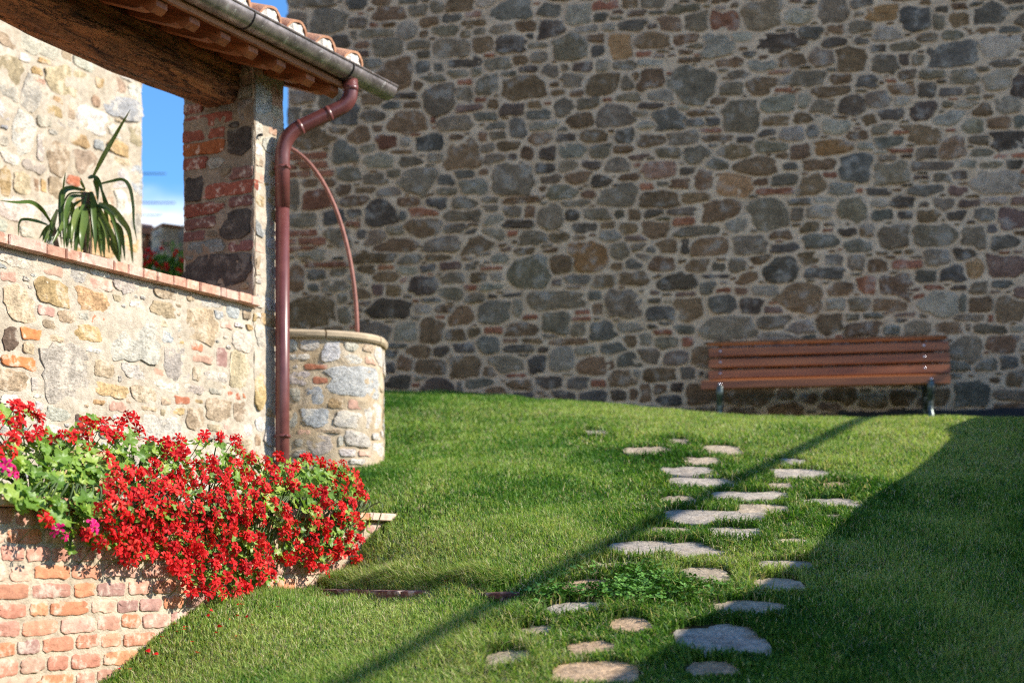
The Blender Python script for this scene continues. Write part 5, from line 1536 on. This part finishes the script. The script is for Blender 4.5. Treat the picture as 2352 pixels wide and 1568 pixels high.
# ------------------------------------------------------------------ unseen wall and rail beside the picture, shaped to throw the two shadows
SH = [(2230, 955), (2197, 956), (2150, 990), (2166, 1010), (2122, 1052), (2055, 1101), (1957, 1160), (1872, 1236), (1800, 1296), (1728, 1346), (1647, 1394), (1560, 1442), (1493, 1499), (1369, 1568)]
tops = []
for x, y in SH:
    g_ = hit_ground(x, y)
    q = S.y / S.x
    dx = (.375 * g_[1] + .95 - g_[0]) / (1 - .375 * q)
    tops.append(np.array((g_[0] + dx, g_[1] + dx * q, g_[2] + dx * S.z / S.x)))
tops = [tops[0] + np.array((.62, 1.75, .1))] + tops + [tops[-1] + np.array((-.5, -1.5, -.05)), tops[-1] + np.array((-1.0, -3.2, -.1))]
V = []; F = []
for i, p in enumerate(tops):
    zb = float(ground(np.array([p[0]]), np.array([p[1]]))[0]) + EZ - .3
    for dx, z in ((0, zb), (0, p[2] - .02), (.02, p[2]), (.36, p[2]), (.38, p[2] - .02), (.38, zb)):
        V.append((p[0] + dx, p[1], z))
for i in range(len(tops) - 1):
    for k in range(5):
        F.append((i * 6 + k, i * 6 + k + 1, (i + 1) * 6 + k + 1, (i + 1) * 6 + k))
F.append((0, 1, 2, 3, 4, 5)); F.append(tuple((len(tops) - 1) * 6 + k for k in range(6))[::-1])
gw = autosmooth(mk('shadow_wall', V, F, M_FARSTONE, None, (.30, .26, .2)), 40)
tag(gw, 'unseen curving stone wall shaped to throw the wide shadow on the lawn', 'shadow wall')
ba, bb = hit_ground(1893, 957), hit_ground(845, 1545)
ZB = EZ + 2.8
pa = ba + np.array(S) * (ZB - ba[2]) / S.z; pb = bb + np.array(S) * (ZB - bb[2]) / S.z
bd = (pb - pa) / np.linalg.norm(pb - pa)
rail_root = empty('shadow_rail', pb + bd * 2.5, 'unseen square timber rail placed to throw the thin shadow across the lawn', 'shadow rail')
start = pa.copy()
while (start - BACK.O).dot(HN) > 0.02: start -= bd * .02
end = pb + bd * 2.6
M_RAIL = m_wood('rail_wood', (.12, .07, .035), (.24, .15, .08), tuple(bd), 8)
m = MB(); mid = (start + end) / 2; sd_ = np.cross(bd, Z3)
m.box(mid, bd, sd_, Z3, np.linalg.norm(end - start) / 2, .025, .025, .004); m.build('rail', M_RAIL, rail_root, False)
zg = float(ground(np.array([end[0]]), np.array([end[1]]))[0]) + EZ
pe = end - bd * .1
m = MB(); m.box((pe[0], pe[1], (zg - .2 + ZB - .025) / 2), (1, 0, 0), (0, 1, 0), Z3, .05, .05, (ZB - .025 - zg + .2) / 2, .004); m.build('post', M_RAIL, rail_root, False)

# ------------------------------------------------------------------ grass
def make_grass():
    r2 = np.random.default_rng(99)
    allP = []; 
    bands = ((3.7, 5.0, 40000, .0042, 1.2), (5.0, 6.4, 25000, .0044, 1.15), (6.4, 8.4, 14000, .0050, 1.05), (8.4, 12.3, 8000, .0060, 1.0))
    X_, Y_, W_, H_ = [], [], [], []
    for y0, y1, dens, wid, hk in bands:
        n = int(dens * (y1 - y0) * .43 * (y0 + y1))
        Y = r2.uniform(y0, y1, n); X = r2.uniform(-.43, .43, n) * Y
        X_.append(X); Y_.append(Y); W_.append(np.full(n, wid)); H_.append(np.full(n, hk))
    X = np.concatenate(X_); Y = np.concatenate(Y_); Wd = np.concatenate(W_); Hk = np.concatenate(H_)
    rel = np.stack([X - B0[0], Y - B0[1]], 1)
    t_ = rel @ DV[:2]; o_ = rel @ NV[:2]
    ok = ~((t_ < PT1 + .01) & (o_ < PO + .006)) & ~((o_ < .01) & (t_ < TR_ + .01)) & ~((o_ < -.3) & (t_ < .12))
    ok &= ((X - WC[0]) / (WA + .01)) ** 2 + ((Y - WC[1]) / (WB + .01)) ** 2 > 1
    ok &= ((X - BACK.O[0]) * HN[0] + (Y - BACK.O[1]) * HN[1]) > .03
    rim = np.zeros(len(X)); zone = np.zeros(len(X))
    for cx, cy, a, b in SA:
        d = (np.abs(X - cx) / a) ** 3 + (np.abs(Y - cy) / b) ** 3
        ok &= d > .82 + .9 * vnoise(X * 13, Y * 13, 77)
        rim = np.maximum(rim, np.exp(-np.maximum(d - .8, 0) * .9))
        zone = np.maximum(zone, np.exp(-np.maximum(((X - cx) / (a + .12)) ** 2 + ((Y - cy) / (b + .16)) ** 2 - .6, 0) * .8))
    # edging bricks stay clear
    q = np.stack([X - ea[0], Y - ea[1]], 1); al = q @ ed; ac = q @ np.array((-ed[1], ed[0]))
    ok &= ~((al > -.05) & (al < eL) & (ac > -.02) & (ac < .015))
    bank = np.where((al > -.1) & (al < eL + .05), np.exp(-((ac - .10) / .09) ** 2), 0)
    X, Y, Wd, Hk, rim, bank, zone = (z[ok] for z in (X, Y, Wd, Hk, rim, bank, zone))
    n = len(X)
    Zg = ground(X, Y) + EZ
    patch = fbm(X * 1.1, Y * .9, 201, 3); fine = vnoise(X * 7, Y * 6, 210); stripe = np.sin((X * .55 + Y * .83) * 5.2 + 2 * patch)
    tuft = vnoise(X * 5, Y * 4, 230)
    for qx, qy, sg, am in ((1150, 1200, .45, .30), (1040, 1150, .35, .22), (1260, 1270, .35, .22), (950, 1060, .4, .12), (900, 1000, .4, .05), (500, 1480, .35, .25), (700, 1500, .4, .12), (1550, 1000, .6, .12), (1900, 1020, .6, .15), (900, 1280, .35, .22)):
        g_ = hit_ground(qx, qy)
        patch = patch + am * np.exp(-((X - g_[0]) ** 2 + (Y - g_[1]) ** 2) / (2 * sg * sg))
    h = (.024 + .014 * r2.random(n)) * (1 + .7 * tuft) * Hk * (1 + .25 * rim + 1.1 * bank + .36 * zone * (.7 + 1.6 * tuft))
    az = r2.uniform(0, 2 * np.pi, n)
    lean = np.clip(.62 + .36 * r2.standard_normal(n) + .25 * bank + .22 * zone, .02, 1.2)
    la = az + np.pi / 2 * np.where(r2.random(n) < .5, 1, -1) + r2.normal(0, .5, n)
    # bank grass flops over the bricks, towards the lower lawn
    dirx, diry = np.cos(la), np.sin(la)
    dirx = dirx * (1 - bank) + bank * (ed[1]); diry = diry * (1 - bank) - bank * ed[0]
    wv = Wd * r2.uniform(.6, 1.25, n) * (1 + .25 * zone)
    sx, sy = np.cos(az) * wv / 2, np.sin(az) * wv / 2
    base = np.stack([X, Y, Zg - .004], 1)
    side = np.stack([sx, sy, np.zeros(n)], 1)
    d1 = np.stack([dirx * h * .22 * lean, diry * h * .22 * lean, h * .58], 1)
    d2 = np.stack([dirx * h * lean, diry * h * lean, h * np.sqrt(np.clip(1.05 - lean ** 2 * .62, .12, 1))], 1)
    V = np.empty((n, 5, 3), np.float32)
    V[:, 0] = base - side; V[:, 1] = base + side
    V[:, 2] = base + d1 - side * .85; V[:, 3] = base + d1 + side * .85
    V[:, 4] = base + d2
    # colours
    g1 = np.array((.040, .135, .013)); g2 = np.array((.140, .305, .036)); g3 = np.array((.39, .50, .125)); st = np.array((.64, .57, .31))
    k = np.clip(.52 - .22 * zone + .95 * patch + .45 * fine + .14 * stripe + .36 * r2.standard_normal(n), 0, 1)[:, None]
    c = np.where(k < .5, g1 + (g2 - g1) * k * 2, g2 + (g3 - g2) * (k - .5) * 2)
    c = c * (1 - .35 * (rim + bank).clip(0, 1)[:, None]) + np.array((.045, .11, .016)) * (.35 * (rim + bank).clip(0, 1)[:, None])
    dry = r2.random(n) < np.clip(.10 + .30 * patch, .03, .30)
    c[dry] = st * r2.uniform(.5, 1.1, (dry.sum(), 1))
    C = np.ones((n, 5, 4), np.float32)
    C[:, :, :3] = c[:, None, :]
    me = bpy.data.meshes.new('grass')
    me.vertices.add(n * 5); me.vertices.foreach_set('co', V.ravel())
    idx = (np.arange(n) * 5)[:, None]
    loops = np.concatenate([idx + np.array([[0, 1, 3, 2]]), idx + np.array([[2, 3, 4]])], 1).astype(np.int32)
    me.loops.add(n * 7); me.loops.foreach_set('vertex_index', loops.ravel())
    me.polygons.add(n * 2)
    ls = np.stack([np.arange(n) * 7, np.arange(n) * 7 + 4], 1).astype(np.int32)
    me.polygons.foreach_set('loop_start', ls.ravel())
    try: me.polygons.foreach_set('loop_total', np.tile(np.array([4, 3], np.int32), n))
    except Exception: pass
    a = me.color_attributes.new('tint', 'FLOAT_COLOR', 'POINT'); a.data.foreach_set('color', C.ravel())
    me.update(calc_edges=True); me.validate()
    me.materials.append(m_grass())
    o = bpy.data.objects.new('grass', me); COL.objects.link(o)
    print('grass blades', n)
    return tag(o, 'short mown green grass covering the lawn between the stones', 'grass', kind='stuff')
make_grass()

# clover patch beside the path
cm = MB(); cr = np.random.default_rng(4)
def clover_at(x, y, s):
    p = hit_ground(x, y)
    return p
cc = [(1300, 1385), (1400, 1375), (1480, 1350), (1540, 1345), (1440, 1330), (1580, 1365), (1500, 1378), (1350, 1378)]
cps_ = np.array([hit_ground(*q) for q in cc])
for k in range(1500):
    c0 = cps_[cr.integers(len(cps_))]; X = c0[0] + cr.normal(0, .09); Y = c0[1] + cr.normal(0, .075)
    if (((np.abs(X - SA[:, 0]) / SA[:, 2]) ** 3 + (np.abs(Y - SA[:, 1]) / SA[:, 3]) ** 3) < .8).any(): continue
    z = float(ground(np.array([X]), np.array([Y]))[0]) + EZ + cr.uniform(.028, .055)
    a0 = cr.uniform(0, 6.28); tl = cr.normal(0, .3, 2)
    for j in range(3):
        a = a0 + j * 2.094; s_ = cr.uniform(.007, .010)
        ux, uy = math.cos(a), math.sin(a)
        pts = [(0, 0), (s_ * .9, s_ * .65), (s_ * 1.6, s_ * .5), (s_ * 1.6, -s_ * .5), (s_ * .9, -s_ * .65)]
        V = []
        for f_, g_ in pts:
            dx, dy = ux * f_ - uy * g_, uy * f_ + ux * g_
            V.append((X + dx, Y + dy, z + tl[0] * dx + tl[1] * dy + .12 * f_))
        cm.add(V, [(0, 4, 3, 2, 1)])
o = cm.build('clover', m_plain('clover_leaf', (.11, .26, .03), .6, 0, .35, 60, 0), None, False)
tag(o, 'bright green clover patch among the stepping stones', 'clover', kind='stuff')

# fallen petals and a scrap of white on the lawn
pm = MB(); petal(pm, 0, .021, .014, .2, .2, rng)
pme = bpy.data.meshes.new('fallen_petal'); pme.from_pydata(pm.v, [], pm.f); pme.materials.append(M_RED)
fp = "1400 1150 1425 1120 1215 1210 1280 1230 1185 1260 1515 1228 1605 1295 1630 1155 1665 1160 1880 1090 1605 1075 985 1395 1035 1420 830 1518 1365 1410 1485 1270 1710 1218 1660 1075 895 1520 2220 1010 1230 1250 1560 1180 1300 1330 1120 1300 700 1500".split()
for i in range(0, len(fp), 2):
    p = hit_ground(float(fp[i]) * .3385, 1041 + float(fp[i + 1]) * .3385)
    o = bpy.data.objects.new('fallen_petal', pme); COL.objects.link(o)
    o.matrix_world = Matrix.Translation(Vector(p) + Vector((0, -.01, .030))) @ Matrix.Rotation(random.uniform(0, 6.28), 4, 'Z') @ Matrix.Rotation(random.uniform(-.6, .6), 4, 'X') @ Matrix.Scale(random.uniform(.7, 1.2), 4)
    tag(o, 'small red petal fallen on the grass by the brick planter', 'petal', 'fallen red petals')
p = hit_ground(1187, 1077)
m = MB(); V = []
for i in range(7):
    s_ = i / 6
    for sd in (-1, 1): V.append((p[0] - .028 + .056 * s_, p[1] - .01 + sd * .009 * math.sin(.4 + 2.4 * s_), p[2] + .032 + .006 * math.sin(3 * s_) - .012 * s_))
m.add(V, [(2 * i, 2 * i + 1, 2 * i + 3, 2 * i + 2) for i in range(6)])
tag(m.build('feather', m_plain('white_feather', (.75, .74, .72), .8, 0, .05)), 'small white feather lying on the open lawn', 'feather')
